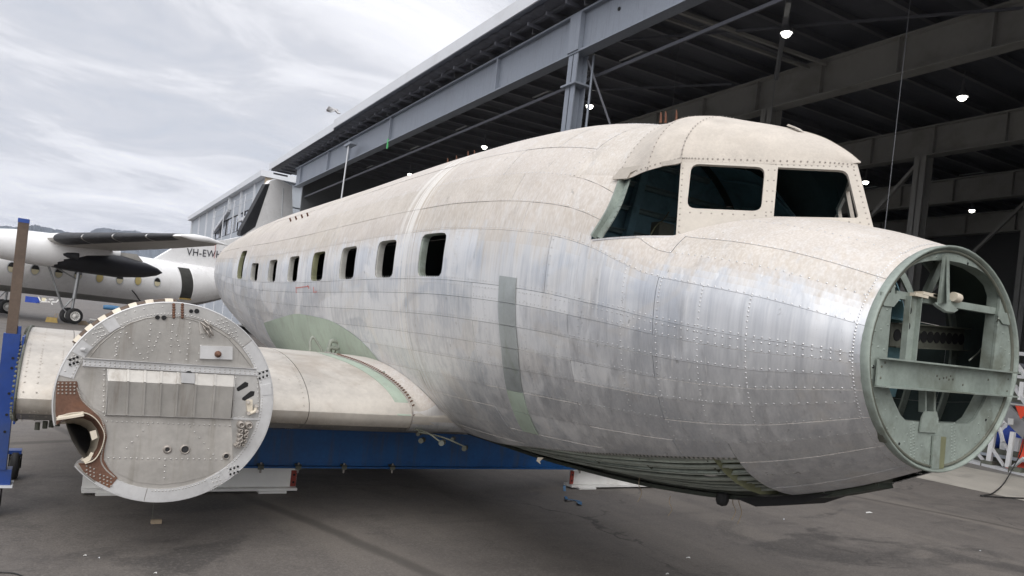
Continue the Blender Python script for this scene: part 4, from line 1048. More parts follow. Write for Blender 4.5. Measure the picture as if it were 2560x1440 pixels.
    # hydraulic hoses standing out of the wing root
    Yh = 7.3
    h = lambda x, y, d=0: at(x, y, 1, Yh + d)
    k = 420 / 1779.
    hp = lambda x, y, d=0: h(640 + x * k, 760 + y * k, d)
    MB().tube(bez([hp(515, 590), hp(570, 500), hp(575, 400), hp(605, 350), hp(650, 410), hp(695, 490), hp(693, 590)], 8), .013, 7).build('bent_hose', M['hose'], air)
    MB().tube(bez([hp(735, 600), hp(765, 520), hp(780, 440), hp(800, 390), hp(840, 395), hp(880, 410), hp(865, 470), hp(800, 460), hp(765, 480), hp(770, 540)], 8), .021, 8).build('bent_hose', M['hose'], air)
    MB().tube(bez([hp(595, 590), hp(610, 575), hp(700, 582), hp(760, 595)], 6), .016, 7).build('bent_hose', M['dirty'], air)
    MB().tube([hp(850, 470), hp(805, 600)], .008, 6).tube([hp(800, 480), hp(800, 560)], .006, 6).build('thin_pipe', M['dirty'], air)
    # fitting at the front of the root
    MB().prism([at(*q, 1, 5.9) for q in ((962, 928), (964, 950), (958, 960), (948, 959), (953, 944))], (0, .03, 0)).build('root_fitting', M['hose'], air)
wing()

# ------------------------------------------------------------------ firewall
def firewall():
    YF = 5.0; FC = np.array([.617, YF, 1.004]); FR = .622
    fw = thing('firewall', (FC[0], YF, FC[2]), None, None); fw.parent = air; fw.location = Vector(FC - wloc(air))
    def P(x, y, d=0): return at(x / 2.4, 720 + y / 2.4, 1, YF + d)
    def circ(a, r=FR, d=0): return np.array([FC[0] + r * math.cos(a), YF + d, FC[2] + r * math.sin(a)])
    bite = [(338, 822), (365, 800), (430, 772), (505, 764), (560, 785), (600, 830), (620, 885), (602, 960), (560, 1020), (520, 1050), (470, 1052)]
    B = np.array([P(*q) for q in bite])
    a0 = math.atan2(B[0][2] - FC[2], B[0][0] - FC[0]); a1 = math.atan2(B[-1][2] - FC[2], B[-1][0] - FC[0])   # ~ -170 deg , -135 deg
    if a0 > 0: a0 -= 2 * math.pi
    arc = [circ(t) for t in np.linspace(a1, a0 + 2 * math.pi, 72)]
    body = np.array(arc + [b for b in B])
    n = len(body); bk = body + [0, .03, 0]
    mk('base_disc', np.vstack([body, bk]), [tuple(range(n))[::-1], tuple(range(n, 2*n))] + [(i, (i+1) % n, n + (i+1) % n, n + i) for i in range(n)], M['steel'], fw)
    def plate(name, poly, d, mat, t=.006, dents=None):
        return MB().prism([P(*q, -d) for q in poly], (0, t, 0)).build(name, mat, fw)
    # perimeter ring in lengths, with lapped joint plates
    def ring(a, b, r0, r1, d, mat, name='ring_segment'):
        A = np.radians(np.linspace(a, b, max(4, int(abs(b - a) / 4))))
        poly = [circ(t, r1, -d) for t in A] + [circ(t, r0, -d) for t in A[::-1]]
        MB().prism(poly, (0, d - .001, 0)).build(name, mat, fw)
    ring(-98, -47, .545, FR, .008, M['alu_l']); ring(-46.5, 12, .545, FR, .008, M['alu_l']); ring(12.5, 44, .545, FR, .008, M['alu_l'])
    ring(44.5, 128, .545, FR, .008, M['alu']); ring(128.5, 158, .545, FR, .008, M['alu']); ring(158.5, 168, .545, FR, .008, M['alu_l'])
    ring(-126, -98.4, .545, FR, .0075, M['alu_l'])
    for a, b in ((-52, -44), (-62, -53), (8, 15), (146, 154), (126, 133)): ring(a, b, .548, FR - .004, .012, M['alu_l'], 'joint_plate')
    # rolled edge of the ring and the fastener lip outside it
    V = []; A = np.linspace(a1, a0 + 2 * math.pi, 96)
    for r, y in ((FR, -.010), (FR + .006, -.012), (FR + .009, 0), (FR + .006, .03), (FR - .01, .09), (FR - .03, .10)): V += [circ(t, r, y) for t in A]
    k = len(A); mk('rolled_edge', V, [(i*k+j, i*k+j+1, (i+1)*k+j+1, (i+1)*k+j) for i in range(5) for j in range(k-1)], M['alu_l'], fw, True)
    A = np.radians(np.linspace(92, 150, 30)); V = []
    for r, y in ((FR + .004, .05), (FR + .022, .05), (FR + .026, .10), (FR, .11)): V += [circ(t, r, y) for t in A]
    k = len(A); mk('cowl_lip', V, [(i*k+j, i*k+j+1, (i+1)*k+j+1, (i+1)*k+j) for i in range(3) for j in range(k-1)], M['brownsteel'], fw, True)
    for a in (94, 104, 112.5, 121, 129, 137, 145):
        A = np.radians(np.linspace(a, a + 4, 4)); V = [circ(t, FR + .006, .02) for t in A] + [circ(t, FR + .028, .045) for t in A[::-1]]
        MB().prism(V, (0, .05, 0)).build('cowl_tab', M['cream'], fw)
    # nacelle stub carrying the firewall back to the wing
    MB().lathe([(.57, .03), (.57, .6), (.40, 1.3)], FC, (0, 1, 0), 40).build('nacelle_stub', M['wingdark'], fw)
    # upper panel
    plate('upper_panel', [(540, 412), (600, 338), (690, 262), (780, 212), (870, 182), (960, 170), (1060, 173), (1160, 192), (1260, 230), (1370, 300), (1450, 392), (1512, 478), (1020, 448)], .006, M['steel_d'], .005)
    poly = [(540, 412), (600, 338), (690, 262), (780, 212), (870, 182), (960, 170), (1060, 173), (1160, 192), (1260, 230), (1370, 300), (1450, 392), (1515, 480)]
    MB().tube([P(*q, -.008) for q in poly], .003, 6).build('panel_edge_bead', M['steel_d'], fw)
    # cross bar
    mb = MB(); mb.prism([P(*q, -.016) for q in ((500, 424), (1538, 488), (1546, 526), (494, 468))], (0, .014, 0))
    mb.prism([P(500, 424, -.016), P(1538, 488, -.016), P(1538, 483, -.034), P(500, 419, -.034)], (0, 0, -.003))
    mb.build('cross_bar', M['alu_l'], fw)
    # corrugated bay: seven bent panels, their bright tops leaning out
    xt = [648, 769, 870, 968, 1068, 1178, 1292, 1408]
    for i in range(7):
        a, b = xt[i] + 2, xt[i+1] - 2
        yt = lambda x: 484 + (x - 640) * .052; ym = lambda x: 556 + (x - 640) * .048; yb = lambda x: 757 + (x - 640) * .034
        sh = lambda x: -(x - 1010) * .0 - 14 * ((x - 640) / 760)
        mb = MB()
        q = [P(a, yt(a), -.010), P(b, yt(b), -.010), P(b + sh(b)*.3, ym(b), -.050), P(a + sh(a)*.3, ym(a), -.050)]
        mb.prism(q, (0, .004, 0)); q2 = [q[3], q[2], P(b + sh(b) - 8, yb(b), -.036), P(a + sh(a) - 8, yb(a), -.036)]
        mb.prism(q2, (0, .004, 0)); mb.build('corrugated_panel', M['steel_d'], fw)
        if i: MB().bar(P(xt[i] , yt(xt[i]), -.014), P(xt[i] + sh(xt[i])*.3, ym(xt[i]), -.056), .013, .011, (0, 1, 0)).bar(P(xt[i] + sh(xt[i])*.3, ym(xt[i]), -.056), P(xt[i] + sh(xt[i]) - 8, yb(xt[i]), -.042), .011, .010, (0, 1, 0)).build('panel_bead', M['steel_d'], fw)
    mb = MB(); mb.prism([P(640, 480, -.002), P(648, 484, -.010), P(650, 556, -.05), P(638, 757, -.036), P(628, 757, -.002)], (-.003, 0, 0)); mb.prism([P(1410, 523, -.002), P(1404, 593, -.05), P(1392, 783, -.036), P(1396, 783, -.002)], (.003, 0, 0))
    mb.prism([P(628, 760, -.001), P(1396, 786, -.001), P(1392, 783, -.036), P(640, 757, -.036)], (0, 0, -.003)); mb.build('bay_frame', M['alu'], fw)
    plate('left_panel', [(500, 470), (636, 478), (626, 752), (560, 720), (512, 650), (470, 600), (466, 540)], .004, M['steel'], .003)
    plate('lower_panel', [(628, 770), (1392, 790), (1396, 1030), (1330, 1085), (1230, 1130), (1100, 1165), (960, 1180), (820, 1165), (700, 1110), (640, 1020), (630, 940), (648, 890), (640, 830)], .004, M['steel'], .003)
    plate('right_panel', [(1412, 520), (1540, 528), (1552, 600), (1555, 780), (1392, 780)], .006, M['alu'], .005)
    plate('right_lower_panel', [(1388, 790), (1553, 790), (1535, 850), (1500, 930), (1450, 990), (1400, 1030)], .006, M['alu'], .005)
    MB().bar(P(1386, 782, -.012), P(1556, 787, -.012), .012, .008, (0, 1, 0)).build('panel_divider', M['alu_l'], fw)
    plate('slot', [(1420, 600), (1470, 562), (1490, 570), (1488, 590), (1432, 620), (1422, 615)], .008, M['black'], .001)
    plate('slot', [(1452, 660), (1505, 618), (1528, 620), (1524, 645), (1468, 676), (1454, 672)], .008, M['black'], .001)
    # rusty stainless plate and the exhaust trough
    rust = [(344, 560), (462, 560), (478, 640), (522, 706), (590, 756), (630, 820), (642, 895), (626, 970), (622, 1030), (655, 1090), (706, 1140), (656, 1200), (560, 1150), (500, 1100), (470, 1052), (520, 1050), (560, 1020), (602, 960), (620, 885), (600, 830), (560, 785), (505, 764), (430, 772), (365, 800), (338, 822), (332, 740), (334, 640)]
    plate('rust_plate', rust, .012, M['rust'], .004)
    # plates of the trough swept back from the bite
    k = len(B); V = np.vstack([B + [0, -.02, 0], B + [0, .10, .0], np.array([P(*q, .34) for q in ((380, 812), (395, 815), (440, 812), (480, 822), (520, 845), (540, 880), (545, 915), (535, 960), (515, 1000), (490, 1020), (470, 1035))])])
    W0 = B * .7 + V[2*k:] * .3; W0[:, 1] = B[:, 1] + .11
    mk('trough_wall', np.vstack([B + [0, -.02, 0], W0]), [(j, j+1, k+j+1, k+j) for j in range(k-1)], M['rust'], fw, True)
    mk('exhaust_trough', np.vstack([W0, V[2*k:]]), [(j, j+1, k+j+1, k+j) for j in range(k-1)], M['cream'], fw, True)
    lip = bez(np.array([P(*q, -.02) for q in ((338, 778), (420, 752), (505, 748), (560, 772), (602, 820), (626, 884), (606, 966), (566, 1028), (510, 1052))]), 5)
    mb = MB()
    for a, b in zip(lip, lip[1:]): mb.bar(a, b, .03, .004, (b - a)[[2, 1, 0]] * [-1, 0, 1] + 1e-6)
    mb.build('trough_lip', M['cream'], fw)
    mb = MB(); mb.prism([P(*q, -.025) for q in ((538, 862), (575, 852), (586, 898), (552, 915))], (0, .004, 0)); mb.build('trough_lug', M['cream'], fw)
    mb = MB(); mb.prism([P(*q, -.022) for q in ((492, 1030), (530, 1010), (545, 985), (562, 990), (540, 1035), (510, 1050))], (0, .004, 0)); mb.build('trough_lug', M['cream'], fw)
    MB().prism([P(*q, -.02) for q in ((340, 778), (352, 765), (500, 740), (505, 752), (430, 765))], (0, -.03, -.012)).build('trough_shelf', M['cream'], fw)
    # fittings
    def disc(name, x, y, r, d, mat, t=.01):
        MB().lathe([(r, 0), (r, -t), (r * .85, -t * 1.3), (0, -t * 1.3)], P(x, y, -d), (0, 1, 0), 18).build(name, mat, fw)
    for x, y, r in ((945, 176, .0135), (984, 178, .0145), (1147, 139, .012), (1181, 139, .015), (1132, 517, .021), (1362, 395, .017)): 
        MB().lathe([(r, 0), (r, -.002), (0, -.0022)], P(x, y, -.017 if y > 300 else -.013), (0, 1, 0), 18, False).build('round_hole', M['black'], fw)
    for x, y, r, i in ((1004, 968, .026, .013), (1110, 968, .03, .022), (1357, 1008, .023, .016)):
        MB().lathe([(r, 0), (r, -.008), (i, -.012), (i, -.004), (0, -.003)], P(x, y, -.004), (0, 1, 0), 22).build('port_cap', M['rivet_dark'], fw)
        MB().lathe([(i * .9, 0), (i * .9, -.003), (0, -.003)], P(x, y, -.009), (0, 1, 0), 18, False).build('port_seal', M['rubber'], fw)
    q = plate('hole_bracket', [(1088, 510), (1170, 515), (1168, 574), (1088, 568)], .058, M['alu_l'], .05)
    # small junction box with knob
    mb = MB(); q = [P(*v, -.03) for v in ((1202, 346), (1396, 352), (1395, 430), (1200, 424))]; mb.prism(q, (0, .024, 0)); mb.build('junction_box', M['alu_l'], fw)
    MB().lathe([(.022, 0), (.018, -.02), (.010, -.026), (.010, -.05), (0, -.05)], P(1308, 397, -.03), (0, 1, 0), 12).build('box_knob', M['rust'], fw)
    MB().prism([P(*v, -.012) for v in ((1192, 205), (1262, 205), (1262, 270), (1200, 275))], (0, .005, 0)).build('cable_plate', M['steel'], fw)
    for a, b in (((1205, 205), (1262, 250)), ((1225, 195), (1270, 235)), ((1240, 215), (1268, 260)), ((1230, 240), (1262, 295)), ((1250, 230), (1278, 285)), ((1215, 220), (1240, 265))):
        MB().tube([P(*a, -.014), P((a[0]+b[0])/2, (a[1]+b[1])/2, -.05), P(*b, -.03)], .006, 6).build('cable_stub', M['rivet_dark'], fw)
    MB().tube([P(490, 370, -.005), P(520, 372, -.05)], .012, 10).build('stud', M['alu_l'], fw)
    for x, y, r in ((1443, 818, .021), (1490, 822, .022), (1440, 852, .013), (1474, 858, .014), (1438, 882, .015), (1470, 885, .014), (1437, 910, .016), (1465, 914, .011), (1428, 932, .012), (1455, 938, .010), (1412, 942, .009), (1428, 950, .008)):
        MB().lathe([(r * 1.25, 0), (r * 1.25, -.008), (r, -.010), (r, -.04), (r * .6, -.042), (r * .6, -.02), (0, -.02)], P(x, y, -.006), (0, 1, 0), 14).build('pipe_fitting', M['rivet_dark'], fw)
    mb = MB(); mb.prism([P(*v, -.02) for v in ((1480, 672), (1516, 672), (1516, 745), (1496, 748), (1484, 740))], (0, .015, 0)); mb.build('lever_bracket', M['cream'], fw)
    MB().tube(bez([P(1490, 758, -.03), P(1512, 748, -.035), P(1530, 738, -.035), P(1540, 705, -.03)], 5), .011, 8).build('lever', M['cream'], fw)
    for x, y in ((1492, 752), (1538, 708), (1542, 740), (1490, 684)): MB().tube([P(x, y, -.02), P(x, y, -.045)], .012, 8).build('lever_bolt', M['rivet_dark'], fw)
    # rivets
    RP = []; RD = []
    def row(a, b, step=18, d=.013):
        k = max(2, int(math.hypot(b[0]-a[0], b[1]-a[1]) / step) + 1)
        for t in np.linspace(0, 1, k): RP.append(P(a[0] + (b[0]-a[0])*t + random.uniform(-1, 1), a[1] + (b[1]-a[1])*t + random.uniform(-1, 1), -d))
    for a in np.arange(-95, 168, 2.0): RP.append(circ(math.radians(a), .556, -.009))
    for a in np.arange(100, 170, 5): RP.append(circ(math.radians(a), .60, -.009))
    row((510, 440), (1530, 502), 30, .017); row((510, 458), (1530, 516), 30, .017)
    row((628, 765), (1390, 780), 30, .01); row((625, 490), (620, 745), 30, .008)
    row((640, 800), (1380, 826), 30, .008); row((650, 1020), (1400, 1030), 34, .008); row((990, 1030), (985, 1140), 30, .008)
    row((890, 820), (760, 960), 40, .008); row((1140, 830), (1280, 1000), 40, .008)
    row((905, 215), (885, 420), 32, .009); row((1038, 180), (1020, 430), 36, .009); row((1140, 210), (1120, 430), 30, .009); row((960, 270), (915, 375), 28, .009); row((730, 240), (690, 410), 28, .009)
    row((740, 240), (860, 425), 34, .009); row((690, 300), (700, 400), 26, .009); row((1220, 300), (1180, 440), 40, .009); row((1060, 285), (1080, 380), 32, .009)
    row((1415, 540), (1400, 770), 30, .009); row((1545, 540), (1552, 770), 26, .009); row((1400, 772), (1550, 778), 26, .009)
    for c in ((1395, 270), (600, 265), (1580, 520), (1395, 1095), (1300, 1160), (1340, 210), (440, 440)):
        for i in range(3):
            for j in range(3): RP.append(P(c[0] + (i-1)*22 + (j-1)*9, c[1] + (j-1)*22 - (i-1)*6, -.014))
    rivets('firewall_rivets', RP, np.tile([0, -1., 0], (len(RP), 1)), .0052, M['alu'], fw, .4)
    RP.clear()
    for i in range(5):
        for j in range(4): row((350 + i*24, 572 + j*20), (351 + i*24, 572 + j*20), 99, .017)
    pts = bez(np.array([(470, 600, 0), (500, 670, 0), (560, 728, 0), (612, 780, 0), (634, 860, 0), (624, 950, 0), (612, 1030, 0), (640, 1085, 0), (690, 1130, 0)]), 8)
    for p in pts[::1]: RP.append(P(p[0] - 6, p[1] + 3, -.0125))
    for i in range(4):
        for j in range(3): row((600 + i*22, 1120 + j*22 + i*8), (601 + i*22, 1120 + j*22 + i*8), 99, .017)
    for i in range(3):
        for j in range(3): row((520 + i*22, 1070 + j*22 + i*8), (521 + i*22, 1070 + j*22 + i*8), 99, .017)
    rivets('rust_plate_rivets', RP, np.tile([0, -1., 0], (len(RP), 1)), .0050, M['rivet_frame'], fw, .4)
    RP.clear()
    for x in (1043, 1094):
        for y in np.linspace(100, 175, 6): row((x, y), (x + .5, y), 99, .013)
    rivets('rusty_bolts', RP, np.tile([0, -1., 0], (len(RP), 1)), .010, M['rust'], fw)
    RP.clear()
    for c, k in (((442, 438), 3), ((1580, 520), 3), ((1405, 1095), 3)):
        for i in range(3):
            for j in range(2): row((c[0] + (i-1)*22, c[1] + (j-.5)*30 - (i-1)*8), (c[0] + (i-1)*22 + .5, c[1] + (j-.5)*30 - (i-1)*8), 99, .0165)
    rivets('joint_holes', RP, np.tile([0, -1., 0], (len(RP), 1)), .0075, M['black'], fw, .12)
firewall()

# ================================================================== BEAMS, JACK STAND
def beams():
    Y = 6.85
    t = thing('blue_support_beam', (3.5, Y + .1, .21), 'long blue steel beam under the wing carrying the fuselage', 'steel beam')
    mb = MB(); mb.box((.9, Y, .245), (5.75, Y + .012, .585)); mb.build('beam_web', M['bluebeam'], t)
    MB().box((.9, Y - .06, .232), (5.75, Y + .14, .247)).build('bottom_flange', M['bluebeam'], t)
    MB().box((.9, Y - .06, .583), (5.75, Y + .14, .598)).build('top_flange', M['bluebeam'], t)
    for x in (1.2, 2.1, 3.2, 4.3, 5.3): MB().box((x, Y + .02, .247), (x + .012, Y + .14, .583)).build('stiffener', M['bluebeam'], t)
    for x in (1.62, 1.96, 2.4, 2.9, 5.25, 5.6):
        MB().box((x, Y - .075, .222), (x + .05, Y - .05, .262)).box((x, Y - .075, .255), (x + .05, Y - .01, .268)).build('beam_clamp', M['dirty'], t)
        MB().tube([(x + .025, Y - .062, .19), (x + .025, Y - .062, .285)], .010, 6).build('clamp_bolt', M['rivet_dark'], t)
    for x in (1.05, 1.5, 1.85, 2.3, 2.75): MB().box((x, Y - .04, .6), (x + .10, Y + .1, .675)).build('hold_down_clip', M['dirty'], t)
    for x in (2.05, 3.4, 4.5): MB().box((x, Y - .05, .6), (x + .35, Y + .12, .66)).build('packing_block', M['white'], t)
    for lab, x0, x1 in (('white steel beam lying under the round firewall', .255, 2.0), ('white steel beam lying under the nose, blue strap at its end', 5.19, 7.05)):
        y = 6.80
        t = thing('white_beam', ((x0 + x1) / 2, y + .1, 0), lab, 'steel beam', 'white beams the blue beam rests on')
        MB().box((x0, y + .06, .045), (x1, y + .075, .210)).build('beam_web', M['white'], t)
        MB().box((x0, y - .0, .020), (x1, y + .16, .043)).build('bottom_flange', M['white'], t)
        MB().box((x0, y + .0, .212), (x1, y + .16, .228)).build('top_flange', M['white'], t)
        xe = x1 - .055 if x0 < 1 else x0
        MB().box((xe, y + .045, .05), (xe + .05, y + .058, .205)).build('red_end_plate', M['redplate'], t)
        mb = MB()
        for z in (.09, .16): mb.lathe([(.011, 0), (.011, -.004), (0, -.004)], (xe + .025, y + .045, z), (0, 1, 0), 10, False)
        mb.build('bolt_holes', M['black'], t)
        MB().box((x0 + .1, y - .02, 0), (x0 + .35, y + .18, .02)).box((x1 - .35, y - .02, 0), (x1 - .1, y + .18, .02)).build('foot_plate', M['white'], t)
    # strap hanging off the right-hand beam
    mb = MB(); p = [at(1411, 1214, 1, 6.74), at(1412, 1235, 1, 6.7), np.append(at(1417, 1248, 2, .03)[:2], .03), np.append(at(1432, 1250, 2, .01)[:2], .012), np.append(at(1450, 1253, 2, .01)[:2], .012)]
    for a, b in zip(p, p[1:]): mb.bar(a, b, .03, .004, (0, 0, 1))
    mb.add([at(1440, 1253, 2, .02), at(1455, 1254, 2, .02), at(1455, 1262, 2, .01), at(1447, 1260, 2, .03)], [(0, 1, 2, 3)])
    props(mb.build('blue_strap', M['tarp']), 'blue strap hanging from the white beam to the ground', 'strap')
beams()

def jack():
    X0, X1, Y0 = -.345, -.245, 6.20
    t = thing('jack_stand', (-.3, 6.6, 0), 'blue wheeled jack stand with a brown steel post holding the cut wing', 'jack stand')
    MB().box((X0, Y0, .33), (X1, Y0 + .12, 1.29)).build('blue_column', M['blue'], t)
    MB().box((X0 - .10, Y0 - .0, .335), (X0 - .002, Y0 + .12, .9)).build('blue_column_side', M['blue'], t)
    MB().box((X0 + .012, Y0 + .02, .9), (X1 - .025, Y0 + .10, 2.10)).build('inner_post', M['brownsteel'], t)
    MB().box((X0 + .010, Y0 + .018, 2.075), (X1 - .023, Y0 + .102, 2.103)).build('post_cap', M['blue'], t)
    MB().box((X1 - .022, Y0 + .03, 1.29), (X1 - .002, Y0 + .10, 1.345)).build('guide_tab', M['blue'], t)
    mb = MB()
    for z in (1.12, 1.05, .87, .72, .60): mb.lathe([(.009, 0), (.009, -.004), (0, -.004)], (X1 - .03, Y0, z), (0, 1, 0), 10, False)
    mb.build('pin_holes', M['black'], t)
    MB().box((X1, Y0 + .02, 1.12), (X1 + .02, Y0 + .10, 1.24)).build('upper_clamp', M['blue'], t)
    MB().box((X1 + .02, Y0 + .03, 1.20), (-.208, Y0 + .09, 1.225)).box((X1 + .02, Y0 + .03, 1.15), (-.208, Y0 + .09, 1.165)).build('upper_arm', M['dirty'], t)
    MB().box((X1, Y0 + .0, .74), (X1 + .018, Y0 + .12, 1.0)).build('lower_clamp', M['blue'], t)
    MB().box((X1 + .018, Y0 + .02, .80), (-.21, Y0 + .10, .93)).build('lower_arm', M['clad_l'], t)
    MB().box((-.222, Y0 - .3, .70), (-.21, Y0 + .28, 1.29)).build('end_plate', M['blue'], t)
    mb = MB()
    for z, y in ((1.22, .02), (1.15, .02), (.97, .01), (.83, .01), (.76, .01), (.92, .01)): mb.lathe([(.012, 0), (.012, .018), (0, .018)], (X1 + .012, Y0 + y - .018, z), (0, 1, 0), 6, False)
    mb.build('clamp_bolts', M['blue'], t)
    MB().box((X0 - .12, Y0 + .01, .22), (X1 + .035, Y0 + .13, .33)).build('base_box', M['blue'], t)
    MB().box((X0 - .12, Y0 - .02, .205), (X1 + .05, Y0 + .16, .22)).build('base_plate', M['clad_l'], t)
    MB().box((X0 - .10, Y0 + .13, .24), (X0 - .02, Y0 + 1.7, .31)).build('base_leg', M['blue'], t)
    for (cx, cy, r, lab) in ((-.30, 6.24, .10, 'f'), (-.235, 7.45, .125, 'r')):
        w = MB().lathe([(.03, -.03), (r * .8, -.032), (r, -.02), (r, .02), (r * .8, .032), (.03, .03)], (cx, cy, r), (1, 0, .0), 24).build('caster_wheel', M['rubber'], t)
        MB().lathe([(0, -.036), (r * .45, -.036), (r * .45, .036), (0, .036)], (cx, cy, r), (1, 0, 0), 16).build('caster_hub', M['dirty'], w)
        MB().box((cx + .038, cy - .03, r - .03), (cx + .046, cy + .03, .2)).box((cx - .046, cy - .03, r - .03), (cx - .038, cy + .03, .2)).box((cx - .046, cy - .05, .195), (cx + .046, cy + .05, .205)).build('caster_fork', M['black'], t)
    p = (-.235, 7.45)
    MB().box((p[0] - .1, p[1] - .06, .22), (p[0] + .04, p[1] + .06, .25)).build('caster_mount', M['blue'], t)
jack()

# ================================================================== HANGAR
HX = 13.30
def hangar():
    K = 1.4
    t = thing('hangar', (30, 25, 0), 'tall open-sided hangar with blue-grey steel front girder and dark ceiling', 'hangar')
    Z0, Z1 = 11.26, 12.60
    YA, YB = -14.0, 54.4
    # front girder: web, flanges, stiffeners
    MB().box((HX + .15, YA, Z0 + .06), (HX + .18, YB, Z1 - .05)).build('front_girder_web', M['girder'], t)
    MB().box((HX, YA, Z0 - .01), (HX + .42, YB, Z0 + .055)).build('girder_bottom_flange', M['girder'], t)
    MB().box((HX, YA, Z1 - .045), (HX + .42, YB, Z1 + .02)).build('girder_top_flange', M['girder'], t)
    for y in (2.5, 8.8, 14.2, 25.1, 36.1, 42.6, 46.6, 53): MB().box((HX + .01, y - .05, Z0 + .057), (HX + .148, y + .05, Z1 - .047)).build('girder_stiffener', M['girder'], t)
    # gutter fascia, roof edge, soffit brackets
    MB().box((HX - .75, YA, Z1 + .62), (HX - .70, 43.4, Z1 + 1.12)).build('gutter_fascia', M['fascia'], t)
    MB().box((HX - .75, 43.4, Z1 + .48), (HX - .70, 59.6, Z1 + .95)).build('gutter_fascia', M['fascia'], t)
    MB().box((HX - .70, YA, Z1 + .60), (HX - .30, 59.6, Z1 + .64)).build('gutter_floor', M['girder'], t)
    for y in np.arange(YA + .5, 59.2, 1.15):
        MB().box((HX - .5, y, Z1 + .14), (HX + .6, y + .06, Z1 + .26)).build('soffit_bracket', M['roofsheet'], t)
    MB().box((HX - .25, YA, Z1 + .30), (HX - .12, YB, Z1 + .42)).build('eaves_purlin', M['roofsheet'], t)
    # columns
    def column(x, y, z1, w, nm, mat, d=.5):
        mb = MB(); mb.box((x - w/2, y - .02, 0), (x + w/2, y + .02, z1)); mb.box((x - w/2, y - d/2, 0), (x - w/2 + .04, y + d/2, z1)); mb.box((x + w/2 - .04, y - d/2, 0), (x + w/2, y + d/2, z1))
        mb.build(nm, mat, t)
    column(HX + .25, 19.9, Z0 - .01, .44, 'front_column', M['girder'], .52)
    MB().box((HX - .04, 19.6, Z0 + .056), (HX + .14, 20.2, Z1 - .05)).build('girder_stiffener', M['girder'], t)
    MB().box((HX - .08, 19.5, 10.2), (HX + .6, 20.3, 10.26)).build('column_splice', M['girder'], t)
    MB().tube([(HX + .56, 19.5, 0), (HX + .56, 19.5, Z0)], .045, 8).build('downpipe', M['girder'], t)
    MB().bar((HX + .4, 19.6, 11.1), (HX + 4.95, 16.95, .05), .06, .06).build('column_brace', M['roofsheet'], t)
    # inner girders, parallel to the front, each with a column
    for i, x in enumerate((21.5, 29.9, 38.1, 46.2)):
        z0, z1 = 11.26, 12.50
        MB().box((x - .015, YA, z0 + .05), (x + .015, YB, z1 - .05)).build('inner_girder_web', M['girder_in'], t)
        MB().box((x - .25, YA, z0), (x + .25, YB, z0 + .048)).build('girder_bottom_flange', M['girder_in'], t)
        MB().box((x - .25, YA, z1 - .048), (x + .25, YB, z1)).build('girder_top_flange', M['girder_in'], t)
        for y in np.arange(5.5 + i * .7, YB, 2.75):
            MB().box((x - .2, y - .02, z0 + .05), (x - .017, y + .02, z1 - .05)).build('girder_stiffener', M['girder_in'], t)
        yc = (18.6, 17.6, 17.0, 16.5)[i]
        column(x, yc, z0, .55, 'inner_column', M['girder_in'])
        MB().bar((x, yc + .3, z0 - .3), (x + .4, yc + 10.6, .05), .14, .14).build('column_brace', M['girder_in'], t)
    # purlins across, rafters struts and ceiling sheet
    sl = .035
    for y in np.arange(YA + 1, YB, 1.55):
        mb = MB(); a = np.array([HX, y, 12.86]); b = np.array([54., y, 12.86 + sl * 40])
        mb.bar(a, b, .07, .24); mb.bar(a - [0, .06, .12], b - [0, .06, .12], .12, .02); mb.build('purlin', M['purlin'], t)
    for x in (17.3, 25.7, 34, 42):
        for y in np.arange(YA + 1, YB - 1.6, 1.55):
            if (int(y * 3) % 3): continue
            z = 12.86 + sl * (x - HX); MB().bar((x, y + .05, z - .05), (x, y + 1.5, z - .05), .05, .05).build('purlin_bridging', M['clad_l'] if int(y) % 2 else M['purlin'], t)
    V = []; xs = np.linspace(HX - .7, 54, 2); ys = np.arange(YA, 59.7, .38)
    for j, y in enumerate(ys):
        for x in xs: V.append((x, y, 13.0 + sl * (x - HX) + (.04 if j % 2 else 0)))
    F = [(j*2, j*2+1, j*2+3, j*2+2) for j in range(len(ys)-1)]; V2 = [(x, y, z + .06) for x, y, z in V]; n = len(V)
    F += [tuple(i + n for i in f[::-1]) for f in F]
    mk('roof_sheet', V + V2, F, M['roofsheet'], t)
    MB().box((HX - .7, YA, 13.3), (54.2, YB, 13.36)).box((HX - .72, YA, 13.25), (HX - .7, YB, 13.75)).build('roof_deck', M['clad'], t) if False else None
    # back and end walls
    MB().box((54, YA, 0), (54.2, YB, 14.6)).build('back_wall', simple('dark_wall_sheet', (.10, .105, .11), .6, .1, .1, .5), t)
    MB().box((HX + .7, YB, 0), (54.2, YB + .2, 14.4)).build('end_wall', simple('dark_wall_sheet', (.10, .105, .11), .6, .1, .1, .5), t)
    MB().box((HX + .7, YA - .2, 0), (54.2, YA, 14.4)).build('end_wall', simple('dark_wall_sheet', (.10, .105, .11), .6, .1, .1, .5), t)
    # conduit tray and long struts seen under the ceiling
    MB().bar((HX + .6, 17.2, 12.3), (21.3, 16.3, 12.3), .12, .10).build('cable_tray', M['girder_in'], t)
    MB().bar((HX + .6, 17.9, 12.35), (21.3, 17.0, 12.35), .10, .10).build('cable_tray', M['girder_in'], t)
    for p, q in (((1560, 100), (2560, 20)), ((1480, 225), (1830, 210))):
        a = at(*p, 2, 12.3); b = at(*q, 2, 12.3); MB().bar(a, b, .07, .07).build('tie_rod', M['roofsheet'], t)
    a = at(1972, 0, 2, 12.4); b = at(1940, 195, 2, 12.0); MB().bar(a, b, .16, .16).build('strut', M['purlin'], t)
    MB().bar((HX + .9, YA, 10.75), (HX + .9, YB, 10.70), .07, .10).build('door_track', M['roofsheet'], t)
    g = MB().box((HX - .02, 36.0, Z0 - .35), (HX + .03, 36.1, Z0 + .15)).build('green_tag', M['greentag'], t)
